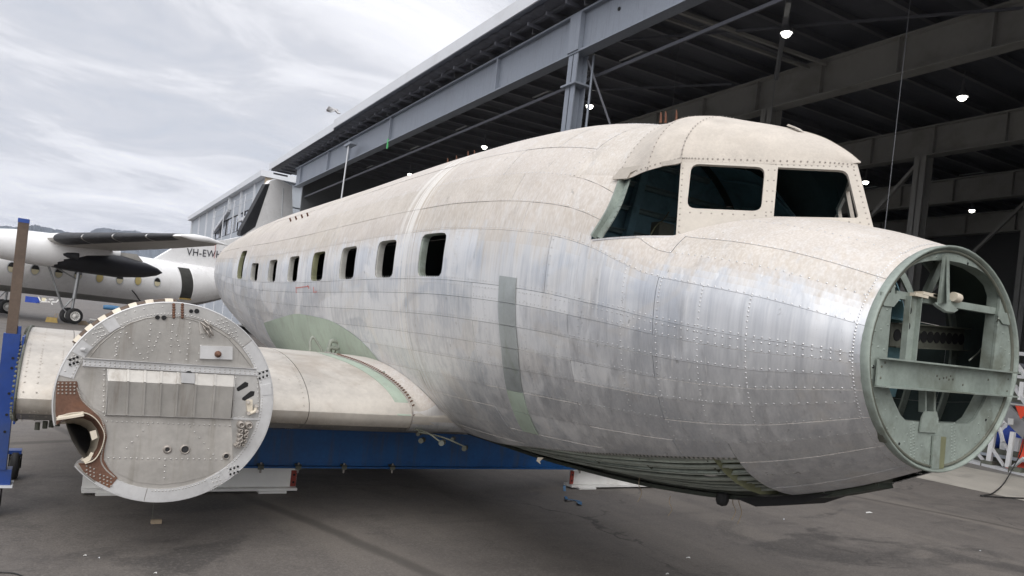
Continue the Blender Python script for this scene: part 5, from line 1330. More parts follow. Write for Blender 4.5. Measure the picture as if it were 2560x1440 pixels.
    for q in ((1548, 22), (1236, 108), (1050, 240)):
        p = at(q[0], q[1], 0, HX + .14); MB().tube([p, p - [.02, 0, 0]], .06, 8).build('web_hole', M['black'], t)
    return t
hangar()
LK = [((1966, 83), 'bright ceiling lamp highest in the hangar, over the cockpit', 12.0), ((1474, 265), 'lit lamp just right of the blue-grey front column', 12.0),
      ((2406, 243), 'lit lamp near the right edge under the second girder', 12.0), ((2164, 455), 'lit lamp beside the windscreen edge', 12.0), ((2430, 526), 'lit lamp low at the right above the nose ring', 12.0),
      ((1211, 367), 'lit lamp left of the column just above the fuselage crown', 12.0), ((1025, 436), 'lit lamp furthest left, small above the fuselage', 12.0)]
for (x, y), lab, z in LK:
    p = at(x, y, 2, z)
    t = thing('ceiling_lamp', p, lab, 'lamp', 'lit lamps hung in the hangar')
    MB().lathe([(.05, .62), (.06, .30), (.12, .18), (.19, .02), (.20, 0), (.19, 0)], p, (0, 0, 1), 18).build('lamp_shade', M['purlin'], t)
    MB().lathe([(.135, .01), (.13, -.06), (.08, -.11), (0, -.13)], p, (0, 0, 1), 18).build('lamp_lens', M['lamp'], t)
    MB().tube([p + [0, 0, .6], p + [0, 0, .95]], .015, 5).build('lamp_stem', M['purlin'], t)
# thin wires hanging out of the roof, and the pale pole from the soffit
for (x0, y0, x1, y1, X, lab) in ((1707, 0, 1680, 285, 18.0, 'thin wire hanging behind the cockpit roof'), (1962, 0, 1925, 312, 18.5, 'thin wire hanging past the highest lamp'), (2276, 0, 2212, 575, 16.5, 'thin pale wire hanging behind the nose')):
    a = at(x0, y0, 0, X); b = at(x1, y1, 0, X); a = a + (a - b) * .0; b2 = b + (b - a) * max(.25, (b[2] - .4) / (a[2] - b[2])); top = a + (a - b) / np.linalg.norm(a - b) * max(0, 12.7 - a[2])
    props(MB().tube([top, b2], .010, 5).build('hanging_wire', M['purlin']), lab, 'wire', 'wires hanging in the hangar')
def pole():
    a = at(872, 362, 0, HX - .45); b = at(853, 500, 0, HX - .45)
    t = thing('hanging_pole', b, 'thin pale pole hung from the gutter bracket of the hangar', 'pole')
    MB().tube([a, a + (b - a) * 1.3], .045, 6).build('pole_tube', M['fascia'], t)
    MB().box(a - [.1, .6, .05], a + [.3, .6, .08]).build('pole_bracket', M['girder'], t)
pole()

# ================================================================== FAR BUILDING
def far_building():
    X = 13.3; YN_, YF_ = 68.0, 106.0; ZT = 13.25; G = .7
    t = thing('grey_building', (X + 8, 86, G), 'grey metal-clad building with a ribbon of windows beyond the hangar', 'building')
    W0, W1, WY0, WY1 = 9.45, 11.15, 64.0, 86.5
    mb = MB(); mb.box((X, WY1, G), (X + 16, YF_, ZT)); mb.box((X, YN_ - 4, G), (X + 16, WY1, W0)); mb.box((X, YN_ - 4, W1), (X + 16, WY1, ZT)); mb.box((X + .5, YN_ - 4, W0 - .1), (X + 15.9, WY1 + .1, W1 + .1))
    mb.build('cladding_wall', M['clad'], t)
    MB().box((X - .5, YN_ - 4.5, ZT), (X + 16.3, YF_ + .5, ZT + .5)).build('roof', M['fascia'], t)
    MB().box((X - .02, YN_ - 4.2, ZT - 1.6), (X + 1.2, YN_ - 3.8, ZT + .55)).build('end_flashing', M['tan'], t)
    for y in (88.3, 93.2, 99.0, 105.6): MB().box((X - .12, y - .2, G), (X + .0, y + .2, ZT)).build('cladding_joint', M['clad_l'], t)
    MB().bar((X - .15, 86.6, ZT - 3.0), (X - .15, 78.6, ZT - 1.3), .25, .35).bar((X - .15, 78.6, ZT - 1.3), (X - .15, 78.6, ZT), .35, .25, (0, 1, 0)).build('downpipe', M['clad_l'], t)
    MB().box((X - .2, 67.6, ZT - 3.0), (X, 73.2, ZT - 2.7)).box((X - .2, 73.0, ZT - 2.9), (X, 73.3, ZT)).build('downpipe', M['clad_l'], t)
    MB().box((X - .15, 67.3, G), (X, 67.7, ZT)).build('cladding_joint', M['clad_l'], t)
    glass = simple('sky_reflecting_pane', (.36, .39, .45), .12, .75, .08, .4)
    y = WY1
    i = 0
    while y > WY0 + 1:
        y2 = y - 3.0
        w = MB().box((X + .02, y2, W0), (X + .14, y2 + .10, W1)).box((X + .02, y - .10, W0), (X + .14, y, W1)).box((X + .02, y2, W0), (X + .14, y, W0 + .07)).box((X + .02, y2, W1 - .07), (X + .14, y, W1)).build('window', M['black'], t)
        for j in range(3):
            a = y2 + .14 + j * .93; MB().box((X + .06, a, W0 + .09), (X + .09, a + .84, W1 - .09)).build('pane', glass if (i + j) % 4 else M['darkglass'], w)
        y = y2 - .02; i += 1
    for yy in (84.6, 79.2, 74.0, 69): MB().tube([(X - .5, yy, G), (X - .5, yy, W1 + 1.2)], .05, 6).build('rail_post', M['clad_l'], t)
    for z in (W1 + .5, W1 + 1.1): MB().tube([(X - .5, 86, z), (X - .5, 66, z)], .03, 5).build('rail', M['clad_l'], t)
far_building()

# ================================================================== TURBOPROP AIRLINER
def airliner():
    s, psi, x0, y0, z0 = 1.08, 3.595, -1.53, 51.95, .474
    hd = np.array([math.cos(psi), math.sin(psi), 0]); pt = np.array([-hd[1], hd[0], 0]); O = np.array([x0, y0, z0])
    def W(f, p, u): return O + s * (f * hd + p * pt + np.array([0, 0, u]))
    A = lambda L: np.array([W(*q) for q in L])
    t = thing('turboprop_airliner', O, 'white high-wing turboprop airliner with black wing edges parked on the apron', 'aircraft')
    # fuselage loft, forward positive
    st = [(10.3, .05, 2.15), (10.0, .42, 2.15), (9.2, .85, 2.2), (8, 1.18, 2.3), (6.5, 1.33, 2.38), (4, 1.35, 2.4), (0, 1.35, 2.4), (-4, 1.35, 2.4), (-7, 1.34, 2.42), (-9, 1.24, 2.55), (-11, 1.0, 2.85), (-13, .65, 3.2), (-15, .28, 3.5), (-15.8, .06, 3.6)]
    st = [(a, b * 1.12, c) for a, b, c in st]
    sx = [a[0] for a in st][::-1]; fx = np.linspace(-15.8, 10.3, 60); rr = pchip(sx, [a[1] for a in st][::-1], fx); zz = pchip(sx, [a[2] for a in st][::-1], fx)
    n = 36
    def loft(a0, a1, k, name, mat, off=0.0):
        tt = np.radians(np.linspace(a0, a1, k)); V = [W(f, (r + off) * math.cos(a), z + (r + off) * math.sin(a)) for f, r, z in zip(fx, rr, zz) for a in tt]
        mk(name, V, [(i*k+j, i*k+j+1, (i+1)*k+j+1, (i+1)*k+j) for i in range(len(fx)-1) for j in range(k-1)], mat, t, True)
    loft(-52, 232, 30, 'fuselage_body', M['plane']); loft(232, 308, 12, 'fuselage_belly', M['planegrey'])
    def side(f, z, o=0): 
        r = float(pchip(sx, [a[1] for a in st][::-1], f)) + o; zc = float(pchip(sx, [a[2] for a in st][::-1], f)); d = z - zc; return W(f, math.sqrt(max(.01, r*r - d*d)), z)
    # oval windows with half drawn blinds
    def hb(x, y):          # photo point -> station, height on the port side
        p0 = W(0, 1.3, 2.4); q = at_plane(x, y, p0, pt); d = (q - O) / s; return float(np.dot(d, hd)), float(d[2])
    for (x, y, c) in ((25, 668, 'cream'), (83, 674, 'dark'), (142, 682, 'cream'), (190, 687, 'cream'), (244, 694, 'yel'), (294, 698, 'cream'), (340, 701, 'yel'), (388, 705, 'half')):
        f, z = hb(x, y)
        def oval(rx, rz, o, z1=None, k=22):
            L = []
            for a in np.linspace(0, 2*math.pi, k, endpoint=False):
                zz_ = rz * math.sin(a); 
                if z1 is not None: zz_ = min(zz_, z1)
                L.append(side(f + rx * math.cos(a), z + zz_, o))
            return L
        w = mk('window', oval(.235, .31, .016), [tuple(range(22))], M['clad_l'], t)
        mk('pane', oval(.19, .26, .026), [tuple(range(22))], M['darkglass'], w)
        mk('blind', oval(.188, .258, .034, .02 if c in ('dark', 'half', 'cream') else .2), [tuple(range(22))], M['blind'] if c == 'yel' else M['blind2'], w)
    # door opening
    c = [hb(*q) for q in ((451, 668), (481, 672), (479, 749), (449, 746))]
    D = []
    for (a, b), (e, g) in zip(c, c[1:] + c[:1]):
        for u in np.linspace(0, 1, 6, endpoint=False): D.append((a + (e-a)*u, b + (g-b)*u))
    V = [side(*(np.array(c[0]) * (1-u) * (1-v) + np.array(c[1]) * u * (1-v) + np.array(c[2]) * u * v + np.array(c[3]) * (1-u) * v), .02) for v in np.linspace(0, 1, 12) for u in np.linspace(0, 1, 5)]
    dr = mk('door_opening', V, [(i*5+j, i*5+j+1, (i+1)*5+j+1, (i+1)*5+j) for i in range(11) for j in range(4)], M['doorin'], t)
    k = len(D); cf = np.mean([d[0] for d in D]); cz = np.mean([d[1] for d in D])
    V = [side(f, z, .022) for f, z in D] + [side(cf + (f-cf)*1.16, cz + (z-cz)*1.07, .04) for f, z in D]
    mk('door_frame', V, [(j, (j+1) % k, k + (j+1) % k, k + j) for j in range(k)], M['plane'], dr)
    a, b = c[3], c[2]; mb = MB(); mb.bar(side(a[0], a[1], .03), side(b[0], b[1], .03), .12, .10); mb.build('door_sill', M['yellow'], dr)
    # high wing: measured along the span (port side seen), a simple tapered aerofoil
    def aero(p, f_le, ch, z, th, k=18):
        u = np.linspace(0, 1, k) ** 1.6; yt = 5*th*(.2969*np.sqrt(u) - .126*u - .3516*u**2 + .2843*u**3 - .1036*u**4) * ch
        cm = .03 * ch * 4 * u * (1 - u) - .03 * ch * u
        return [(f_le - x*ch, p, z + c_ + y) for x, c_, y in zip(u, cm, yt)], [(f_le - x*ch, p, z + c_ - y) for x, c_, y in zip(u, cm, yt)]
    ST = [(0, 1.75, 3.45, 3.72, .20), (1.6, 1.75, 3.45, 3.74, .20), (4.6, 1.72, 3.4, 3.80, .19), (9, 1.2, 3.0, 4.02, .165), (13.0, .6, 2.2, 4.20, .14), (13.7, .40, 1.7, 4.24, .10)]
    for sg in (1, -1):
        up = []; lo = []
        for p, f, ch, z, th in ST:
            a, b = aero(p * sg, f, ch, z, th); up.append(a); lo.append(b)
        k = len(up[0])
        for nm, L, mat in (('wing_top', up, M['plane']), ('wing_underside', lo, M['wingunder'])):
            V = [W(*q) for row in L for q in row]; mk(nm, V, [(i*k+j, i*k+j+1, (i+1)*k+j+1, (i+1)*k+j) for i in range(len(L)-1) for j in range(k-1)], mat, t, True)
        # rubber boots round the leading edge, in lengths
        for p0, p1 in ((4.9, 7.0), (7.1, 9.2), (9.3, 11.4), (11.5, 13.1)):
            V = []; m = 0
            for p in np.linspace(p0, p1, 5):
                f = np.interp(p, [q[0] for q in ST], [q[1] for q in ST]); ch = np.interp(p, [q[0] for q in ST], [q[2] for q in ST]); z = np.interp(p, [q[0] for q in ST], [q[3] for q in ST]); th = np.interp(p, [q[0] for q in ST], [q[4] for q in ST])
                a, b = aero(p * sg, f + .03, ch, z, th * 1.06, 18); sec = a[:9][::-1] + b[1:7]; m = len(sec); V += [W(*q) for q in sec]
            mk('deice_boot', V, [(i*m+j, i*m+j+1, (i+1)*m+j+1, (i+1)*m+j) for i in range(4) for j in range(m-1)], M['boot'], t, True)
        # tip fairing
        p, f, ch, z, th = ST[-1]; pts = [W(f + .15, sg*13.65, z), W(f - .3, sg*13.9, z), W(f - 1.0, sg*13.92, z + .02), W(f - 2.2, sg*13.8, z - .05)]
        MB().tube(pts, [.06, .16, .14, .02], 10).build('wing_tip', M['plane'], t)
        # nacelle with sooty rear fairing
        c_ = 3.75 * sg
        N1 = [(4.6, .50, 3.15), (4.3, .62, 3.15), (3, .78, 3.2), (1.5, .86, 3.22), (.2, .82, 3.3), (-1.2, .6, 3.45), (-2.2, .3, 3.6)]
        V = []; m = 20
        for f, r, z in N1: V += [W(f, c_ + r * .9 * math.cos(a), z + r * math.sin(a)) for a in np.linspace(0, 2*math.pi, m, endpoint=False)]
        mk('engine_nacelle', V, [(i*m+j, i*m+(j+1) % m, (i+1)*m+(j+1) % m, (i+1)*m+j) for i in range(len(N1)-1) for j in range(m)], M['plane'], t, True)
        N2 = [(4.1, .10, 3.25), (3.6, .42, 3.2), (2.4, .66, 3.12), (.2, .74, 3.02), (-2.2, .66, 2.94), (-3.8, .44, 2.94), (-4.5, .24, 2.94), (-4.85, .03, 2.94)]
        V = []
        for f, r, z in N2: V += [W(f, c_ + r * .95 * math.cos(a), z + r * .95 * math.sin(a)) for a in np.linspace(0, 2*math.pi, m, endpoint=False)]
        mk('exhaust_fairing', V, [(i*m+j, i*m+(j+1) % m, (i+1)*m+(j+1) % m, (i+1)*m+j) for i in range(len(N2)-1) for j in range(m)], M['soot'], t, True)
        MB().tube(A([(1.3, c_ + sg*.5, 3.12), (.2, c_ + sg*.68, 3.1)]), [.2, .2], 12).build('exhaust_pipe', M['boot'], t)
        MB().prism(A([(-.6, c_ + sg*.1, 3.6), (-3.2, c_ + sg*.1, 3.75), (-3.6, c_ + sg*.1, 3.4), (-2.4, c_ + sg*.1, 2.95), (-1.2, c_ + sg*.1, 2.95)]), pt * s * -.25 * sg).build('flap_fairing', M['wingunder'], t)
        # main gear
        wl = [(-.15, c_ + d) for d in (-.38, .22)]
        for f, p in wl:
            w = MB().lathe([(.26, -.13), (.36, -.15), (.44, -.09), (.445, .09), (.36, .15), (.26, .13)], W(f, p, .005), pt, 28)
            w = w.build('tyre', M['rubber'], t)
            MB().lathe([(0, -.10), (.25, -.11), (.27, -.155), (.27, .155), (.24, .13), (.10, .12), (.08, .16), (0, .16)], W(f, p, .005), pt, 24).build('wheel_rim', M['white'], w)
            mb = MB()
            for a in np.arange(0, 2*math.pi, math.pi/6): mb.lathe([(.022, .0), (.022, .004), (0, .004)], W(f + .17*math.cos(a), p + .108*s, .005 + .17*math.sin(a)), pt, 8, False)
            o = mb.build('rim_holes', M['black'], w); o['kind'] = 'stuff'
        MB().tube(A([(-.15, c_ - .08, .005), (-.2, c_ - .08, .95)]), .075, 10).tube(A([(-.2, c_ - .08, .9), (-.3, c_ - .05, 2.6)]), .11, 10).build('gear_leg', M['gearmetal'], t)
        MB().tube(A([(.3, c_ - .08, .35), (1.35, c_ - .08, 2.75)]), .06, 8).build('drag_strut', M['gearmetal'], t)
        MB().tube(A([(-.1, c_ - .05, .9), (.3, c_ - .05, .35), (.05, c_ - .05, .12)]), .045, 6).build('torque_link', M['gearmetal'], t)
        MB().tube(A([(-.3, c_ - .05, 1.9), (1.1, c_ - .05, 2.5)]), .04, 6).build('side_strut', M['gearmetal'], t)
    # fin, measured in the plane of the aircraft
    def fb(x, y): q = at_plane(x, y, O, pt); d = (q - O) / s; return float(np.dot(d, hd)), float(d[2])
    def slab(name, px, th, mat, off=0.0, kk=None):
        L = [fb(*q) for q in px]; MB().prism([W(f, -th/2 - off, z) for f, z in L], pt * s * (th + 2*off)).build(name, mat, t)
    slab('fin', [(597, 620), (663, 462), (672, 452), (686, 448), (702, 452), (716, 459), (726, 466), (729, 560), (730, 660), (560, 660)], .34, M['plane'])
    slab('fin_deice_boot', [(596, 587), (599, 575), (660, 460), (670, 460), (634, 567), (600, 590)], .34, M['boot'], .02)
    slab('dorsal_fin', [(458, 604), (560, 600), (600, 592), (640, 672), (560, 680), (400, 668), (380, 650)], .22, M['plane'])
    a, b = fb(704, 470), fb(700, 545); MB().bar(W(a[0], .19, a[1]), W(b[0], .19, b[1]), .02, .05).build('rudder_gap', M['clad'], t)
    for sg in (1, -1): MB().prism(A([(-12.2, sg*.3, 4.0), (-13.0, sg*4.8, 4.3), (-14.2, sg*4.8, 4.3), (-14.6, sg*.3, 4.0)]), (0, 0, .14)).build('tailplane', M['plane'], t)
    # registration lettering on the dorsal fin
    cu = bpy.data.curves.new('registration', 'FONT'); cu.body = 'VH-EWH'; cu.size = 1; cu.extrude = .004; cu.space_character = 1.08
    o = bpy.data.objects.new('registration', cu); COL.objects.link(o); bpy.context.view_layer.update()
    me = bpy.data.meshes.new_from_object(o.evaluated_get(bpy.context.evaluated_depsgraph_get())); bpy.data.objects.remove(o)
    me.name = 'registration_lettering'
    co = np.array([v.co[:] for v in me.vertices]); a = fb(464, 608); b = fb(548, 620)
    w_ = co[:, 0].max() - co[:, 0].min(); h_ = .72
    p0 = W(fb(463, 637)[0], .135, fb(463, 637)[1] - .02); p1 = W(fb(549, 644)[0], .135, fb(549, 644)[1] - .02); e = (p1 - p0) / w_
    hgt = (fb(463, 610)[1] - fb(463, 629)[1]) * s
    P = p0 + (co[:, :1] - co[:, 0].min()) * e + np.array([0, 0, 1.]) * ((co[:, 1:2]) / .72 * hgt) + pt * co[:, 2:3]
    F = [tuple(p.vertices) for p in me.polygons]; mk('registration_lettering', P, F, M['text'], t); bpy.data.meshes.remove(me)
    f1, z1 = fb(537, 600), fb(533, 645); MB().bar(W(f1[0], .14, f1[1]), W(z1[0], .14, z1[1]), .02, .04).build('red_ribbon', M['redline'], t)
    # roof beacon, belly aerial
    MB().lathe([(.12, 0), (.1, .12), (0, .16)], W(.6, 0, 4.1), (0, 0, 1), 10).build('beacon', M['redline'], t)
    a, b = at_plane(322, 716, W(0, 1.35, 2.4), pt), at_plane(354, 758, W(0, 1.35, 2.4), pt); MB().tube([a, (a+b)/2 + [0, 0, .05], b], .035, 6).build('belly_hose', M['rubber'], t)
    # nose gear and propellers (beyond the left edge)
    for sg in (1, -1):
        mb = MB(); c_ = 3.75 * sg; mb.lathe([(.0, .55), (.16, .4), (.3, 0)], W(4.6, c_, 3.15), hd, 14); mb.build('spinner', M['boot'], t)
        for a in (20, 110, 200, 290): d = pt * math.cos(R(a)) + np.array([0, 0, 1.]) * math.sin(R(a)); MB().bar(W(4.75, c_, 3.15) + d * .25, W(4.75, c_, 3.15) + d * 1.8, .26, .05, hd).build('propeller_blade', M['boot'], t)
    MB().tube(A([(7.8, 0, -.06), (7.6, 0, 1.4)]), .08, 8).build('nose_leg', M['gearmetal'], t)
    MB().lathe([(.15, -.1), (.36, -.11), (.38, 0), (.36, .11), (.15, .1)], W(7.8, 0, -.06), pt, 20).build('nose_tyre', M['rubber'], t)
    return W
WA = airliner()

# ================================================================== THINGS ON THE APRON
def gp(x, y, dz=0.0):             # photo point -> spot on the sloping apron
    p = at(x, y, 2, 0)
    for _ in range(30):
        z = float(gz(p[1])); q = at(x, y, 2, min(z, 1.45)); p = p * .5 + q * .5
    p[2] = float(gz(p[1])) + dz; return p
def background_bits():
    p = WA(.65, 3.4, -.439); 
    t = thing('wheel_chock', p, 'yellow chock beside the airliner wheel', 'chock')
    MB().prism([p + [-.30, 0, 0], p + [.30, 0, 0], p + [.24, 0, .28], p + [-.24, 0, .28]], (0, .3, 0)).build('chock_block', M['yellow'], t)
    MB().tube([p + [.1, .1, .27], p + [.15, .1, .5], p + [.25, .1, .52], p + [.28, .1, .2]], .02, 5).build('rope_handle', M['wood'], t)
    p = WA(-.85, 3.6, -.439); props(MB().prism([p + [-.25, 0, 0], p + [.4, 0, 0], p + [.1, 0, .25], p + [-.2, 0, .22]], (0, .3, 0)).build('wheel_chock', M['wood']), 'brown chock behind the airliner wheel by the white bar', 'chock')
    a = WA(-1.0, 3.9, -.12); b = WA(-2.6, 3.9, -.14)
    t = thing('tow_bar', (a + b) / 2 * [1, 1, 0] + [0, 0, float(gz(a[1]))], 'white tow bar lying behind the airliner wheel', 'tow bar')
    MB().tube([a, b], .07, 8).build('bar_tube', M['white'], t); MB().box(b - [.1, .1, b[2]], b + [.1, .1, .02]).build('bar_foot', M['white'], t)
    # blue trolley and white frame far under the aircraft
    c = gp(84, 757)
    def bx(mb, x0, x1, y0, y1, dep=.8):
        a = at(x0, y1, 1, c[1]); b = at(x1, y0, 1, c[1]); return mb.box((a[0], c[1], a[2]), (b[0], c[1] + dep, b[2]))
    t = thing('blue_trolley', c, 'blue trolley with white wheels far under the airliner', 'trolley')
    bx(MB(), 62, 100, 744, 756).build('trolley_body', M['bluebin'], t)
    for x in (68, 80, 95):
        q = at(x, 759, 1, c[1]); MB().lathe([(0, 0), (.16, 0), (.16, .1), (0, .1)], q, (0, 1, 0), 14).build('trolley_wheel', M['clad_l'], t)
    t = thing('white_ground_frame', gp(120, 758), 'white ground equipment frame far under the airliner', 'frame')
    mb = MB()
    for q, r in (((96, 742), (102, 754)), ((100, 754), (140, 755)), ((112, 750), (118, 750)), ((126, 752), (132, 764)), ((122, 748), (134, 748)), ((150, 745), (140, 756))):
        mb.bar(at(*q, 1, c[1]), at(*r, 1, c[1]), .16, .16)
    mb.build('frame_tubes', M['white'], t)
    bx(MB(), 104, 115, 745, 752, .4).build('tool_case', M['blind2'], t)
    # blue tarpaulin bundle
    b = gp(278, 775); c0 = at(278, 767, 1, b[1])
    random.seed(5); V = []; m = 14; w = abs(at(299, 767, 1, b[1])[0] - at(258, 767, 1, b[1])[0]) / 2
    for i, f in enumerate(np.linspace(-1, 1, 9)):
        for a in np.linspace(0, 2*math.pi, m, endpoint=False):
            r = (1 - .25 * abs(f) ** 3) * (.42 + .05 * random.random()); V.append(np.array([b[0] + f * w, b[1] + r * math.cos(a) * .9, max(float(gz(b[1])), b[2] + .36 + r * .95 * math.sin(a))]))
    F = [(i*m+j, i*m+(j+1) % m, (i+1)*m+(j+1) % m, (i+1)*m+j) for i in range(8) for j in range(m)] + [tuple(range(m))[::-1], tuple(range(8*m, 9*m))]
    props(mk('tarpaulin_bundle', V, F, M['tarp'], None, True), 'blue tarpaulin bundle on the apron behind the firewall', 'tarpaulin')
    # yellow-green rag / painted mark
    q = gp(138, 835, .005); props(MB().box(q - [.28, .1, .004], q + [.28, .1, .004]).build('orange_mark', M['orange']), 'small orange mark on the asphalt left of the firewall', 'ground mark')
background_bits()

def steps_right():
    P0 = np.array([18.75, 9.35, 0]); P1 = np.array([17.2, 6.4, 0]); d = (P1 - P0) / np.linalg.norm(P1 - P0); n = np.array([-d[1], d[0], 0]); n = n if n[0] < 0 else -n
    V = lambda x, y, o=0: at_plane(x, y, P0 - n * o, n)
    t = thing('access_steps', (P0 + P1) / 2, 'white steel access steps on a lattice base beside the nose', 'steps')
    base = [(2375, 1140), (2560, 1196), (2640, 1220)]
    MB().bar(V(2370, 1141), V(2700, 1230), .30, .14).build('base_beam', M['steps'], t)
    MB().bar(V(2400, 1128, 1.4), V(2700, 1200, 1.4), .25, .12).build('base_beam', M['steps'], t)
    MB().bar(V(2425, 1128, .5), V(2600, 1158, .5), .3, .06).build('base_plate', M['clad'], t)
    for a, b, w in (((2490, 1045), (2470, 1168), .17), ((2533, 1080), (2519, 1168), .15), ((2494, 1050), (2508, 1105), .10), ((2474, 1112), (2510, 1165), .09), ((2438, 1127), (2462, 1155), .09), ((2512, 1110), (2525, 1135), .08), ((2560, 1145), (2532, 1168), .09),
                    ((2536, 965), (2620, 1085), .14), ((2525, 882), (2620, 890), .14), ((2524, 940), (2620, 948), .12), ((2536, 905), (2600, 985), .13), ((2558, 955), (2552, 1000), .16), ((2460, 1112), (2510, 1055), .08)):
        MB().bar(V(*a), V(*b), w * .58, w * .58).build('lattice_bar', M['steps'], t)
    for a, b in (((2515, 1050), (2508, 1128)), ((2545, 1095), (2540, 1128))): MB().bar(V(*a, .8), V(*b, .8), .12, .12).build('lattice_bar', M['steps'], t)
    MB().prism([V(*q, .15) for q in ((2508, 1006), (2520, 1012), (2640, 1140), (2640, 1190), (2565, 1105), (2494, 1035))], -n * .06).build('stair_stringer', M['stepsgrey'], t)
    MB().prism([V(*q, .05) for q in ((2520, 1045), (2533, 1047), (2532, 1062), (2519, 1061))], -n * .01).build('white_notice', M['litter'], t)
    MB().bar(V(2560, 1040, .6), V(2640, 1060, .6), .5, .06).build('platform', M['stepsgrey'], t)
    # base shadow gap: feet
    for x, y in ((2390, 1150), (2470, 1172), (2540, 1195)): MB().box(np.append(V(x, y)[:2], 0) - [.12, .12, 0], np.append(V(x, y)[:2], .14) + [.12, .12, 0]).build('base_foot', M['dirty'], t)
    # drum under the steps
    c = V(2516, 1092, 1.0); ax = d * .92 + np.array([0, 0, .25]); r = .28
    t2 = thing('blue_drum', c * [1, 1, 0], 'blue plastic drum lying behind the white access steps', 'drum')
    MB().lathe([(0, -.40), (r * .9, -.40), (r, -.36), (r, -.14), (r * 1.04, -.12), (r, -.10), (r, .10), (r * 1.04, .12), (r, .14), (r, .36), (r * .9, .40), (0, .40)], c, ax, 24).build('drum_body', M['bluebin'], t2)
    MB().box((c[0] - .5, c[1] - .5, 0), (c[0] + .5, c[1] + .5, max(.05, c[2] - r - .02))).build('drum_cradle', M['dirty'], t2)
    # flag line
    a, b = V(2512, 1008, -.25), V(2640, 1024, -.25)
    t3 = thing('pennant_line', (a + b) / 2, 'line with an orange-red triangular pennant in front of the steps', 'pennant')
    MB().tube([a, b], .02, 5).build('line_cord', M['wire'], t3)
    MB().prism([V(*q, -.27) for q in ((2538, 1014), (2578, 1018), (2551, 1048))], -n * .01).build('pennant', M['orange'], t3)
    # cone
    c = np.append(V(2556, 1132, .6)[:2], 0)
    h = V(2556, 1105, .6)[2]
    t4 = thing('traffic_cone', c, 'orange traffic cone half hidden behind the steps', 'cone')
    MB().lathe([(.11, .04), (.02, h + .1), (0, h + .1)], c, (0, 0, 1), 16).build('cone_body', M['orange'], t4); MB().box(c - [.22, .22, 0], c + [.22, .22, .04]).build('cone_base', M['orange'], t4)
    # black cable from the steps over the concrete
    g = lambda x, y: at(x, y, 2, .02)
    pts = bez([V(2562, 1085, -.3), V(2553, 1130, -.3), V(2535, 1165, -.3), g(2512, 1205), g(2493, 1225), g(2475, 1236), g(2452, 1239), g(2500, 1243), g(2600, 1247)], 6)
    props(MB().tube(pts, .011, 6).build('black_cable', M['cable']), 'black cable running from the steps onto the concrete', 'cable')
steps_right()

def hangar_clutter():
    # dark parked equipment deep in the hangar behind the steps
    t = thing('equipment_rack', (27, 10, 0), 'dark equipment rack standing deep inside the hangar', 'rack')
    for z in (.2, 1.4, 2.6): MB().box((25, 5, z), (27, 13.5, z + .12)).build('shelf', M['purlin'], t)
    for y in (5.1, 9.2, 13.3):
        for x in (25.1, 26.9): MB().box((x - .06, y - .06, 0), (x + .06, y + .06, 3.4)).build('upright', M['girder'], t)
    for y, w, z, c in ((5.6, 1.5, .32, 'dirty'), (7.6, 1.2, .32, 'girder'), (10, 1.9, .32, 'dirty'), (6.2, 2.2, 1.52, 'roofsheet'), (10.2, 2.4, 1.52, 'dirty'), (5.6, 1.4, 2.72, 'girder')):
        MB().box((25.2, y, z), (26.8, y + w, z + .85)).build('crate', M[c], t)
hangar_clutter()

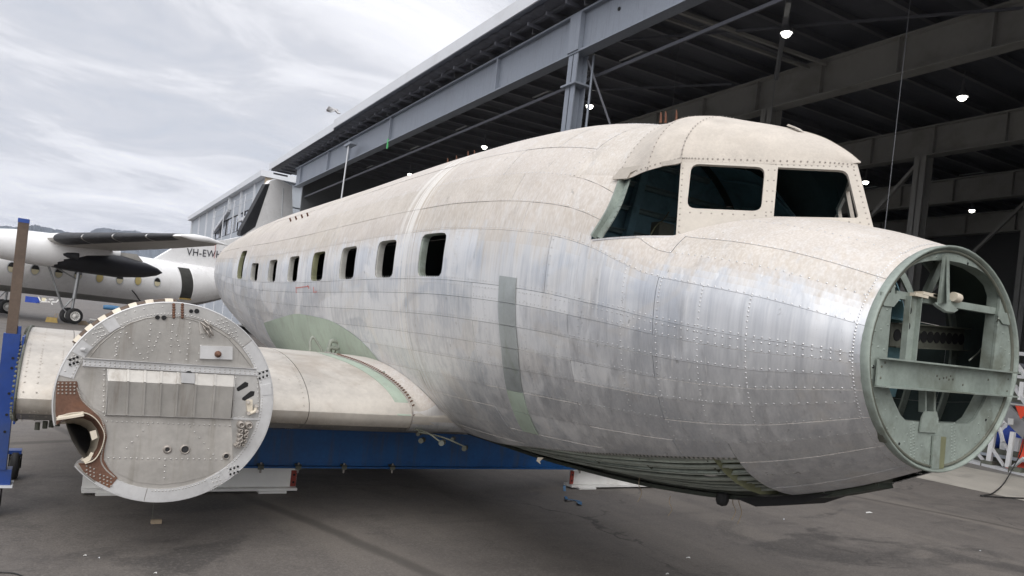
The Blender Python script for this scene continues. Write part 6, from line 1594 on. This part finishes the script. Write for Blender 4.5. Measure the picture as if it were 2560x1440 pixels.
def litter():
    p = at(390, 1308, 2, .0); 
    t = thing('string_with_block', p, 'small wooden block on a string under the firewall', 'block')
    MB().box(p - [.036, .02, 0], p + [.036, .02, .026]).build('wood_block', M['wood'], t)
    MB().tube([p + [-.03, 0, .02], p + [-.032, 0, .28]], .002, 5).build('string', M['dirty'], t)
    random.seed(3)
    sp = [(2172, 1283, 12, 'largest white paper scrap lying on the asphalt below the nose'), (388, 1435, 6, 'white paper scrap at the bottom edge below the firewall'), (212, 1391, 6, 'flat pale scrap at the lower left, left one of two side by side'), (247, 1397, 5, 'flat pale scrap at the lower left, right one of two side by side'),
          (1720, 1396, 8, 'pale twig-like scrap on the asphalt under the belly'), (1668, 1437, 6, 'tiny white tangle at the bottom edge under the nose'), (1960, 1300, 4, 'small pale pebble left of the largest paper scrap'), (2450, 1378, 5, 'small pale strip of litter at the lower right')]
    for i, (x, y, w, lab) in enumerate(sp):
        w = w * (.7 if w > 5 else .5); a = at(x - w, y, 2, 0); b = at(x + w, y + random.uniform(-1, 1), 2, 0); l = np.linalg.norm(b - a) / 2; c = (a + b) / 2; e = (b - a) / (2 * l); f = np.array([-e[1], e[0], 0]) * l * .35
        V = [c - e*l - f*.4 + [0, 0, .003], c - e*l*.2 - f + [0, 0, .008], c + e*l - f*.3 + [0, 0, .003], c + e*l*.7 + f + [0, 0, .010], c - e*l*.5 + f*.8 + [0, 0, .006]]
        props(MB().prism(V, (0, 0, .003)).build('paper_scrap', M['litter'] if w > 3 else M['clad_l']), lab, 'litter', 'scraps of litter on the asphalt')
    pts = bez([at(-20, 1431, 2, .006), at(10, 1431, 2, .006), at(35, 1433, 2, .006), at(58, 1441, 2, .006), at(70, 1450, 2, .006)], 6)
    props(MB().tube(pts, .004, 5).build('thin_cable', M['cable']), 'thin black cable at the bottom left corner', 'cable')
    # crumpled bag blown up into the air
    c = at(835, 276, 1, 30.0); u = (at(853, 278, 1, 30.0) - at(817, 274, 1, 30.0)) / 2; w = np.array([0, 0, .11]); dpt = np.array([0, .18, 0])
    V = [c - u + w*.2, c - u*.8 + w*1.4, c - u*.45 + w*.6, c + w*.8 + dpt*.3, c + u*.45 + w*.6, c + u*.85 + w*.05 + dpt, c + u + w*-.9, c + u*.55 - w*1.0 - dpt*.4, c + u*.05 - w*.4 - dpt, c - u*.35 - w*.7, c - u*.8 - w*.25 + dpt*.5, c - u*.1 + w*.1 - dpt*1.3]
    F = [(11, 0, 1), (11, 1, 2), (11, 2, 3), (11, 3, 4), (11, 4, 5), (11, 5, 6), (11, 6, 7), (11, 7, 8), (11, 8, 9), (11, 9, 10), (11, 10, 0)]
    V2 = [np.array(v) + [0, .12, 0] for v in V]; F2 = [tuple(i + 12 for i in f[::-1]) for f in F]; Fs = [(i, (i+1) % 11, 12 + (i+1) % 11, 12 + i) for i in range(11)]
    props(mk('plastic_bag', V + V2, F + F2 + Fs, M['bag'], None, True), 'crumpled pale plastic bag blown up into the sky', 'bag')
litter()


# ================================================================== THE AIR
def haze():
    m = bpy.data.materials.new('pale_haze'); m.use_nodes = True; nt = m.node_tree; nt.nodes.clear()
    out = nt.nodes.new('ShaderNodeOutputMaterial'); v = nt.nodes.new('ShaderNodeVolumePrincipled')
    v.inputs['Color'].default_value = (.80, .86, 1, 1); v.inputs['Density'].default_value = .00014
    nt.links.new(v.outputs[0], out.inputs['Volume'])
    mb = MB(); mb.box((-5200, -700, -60), (3200, 6200, 420))
    o = mb.build('haze', m); o['kind'] = 'stuff'; o['label'] = 'thin haze between us and the far hills'
haze()
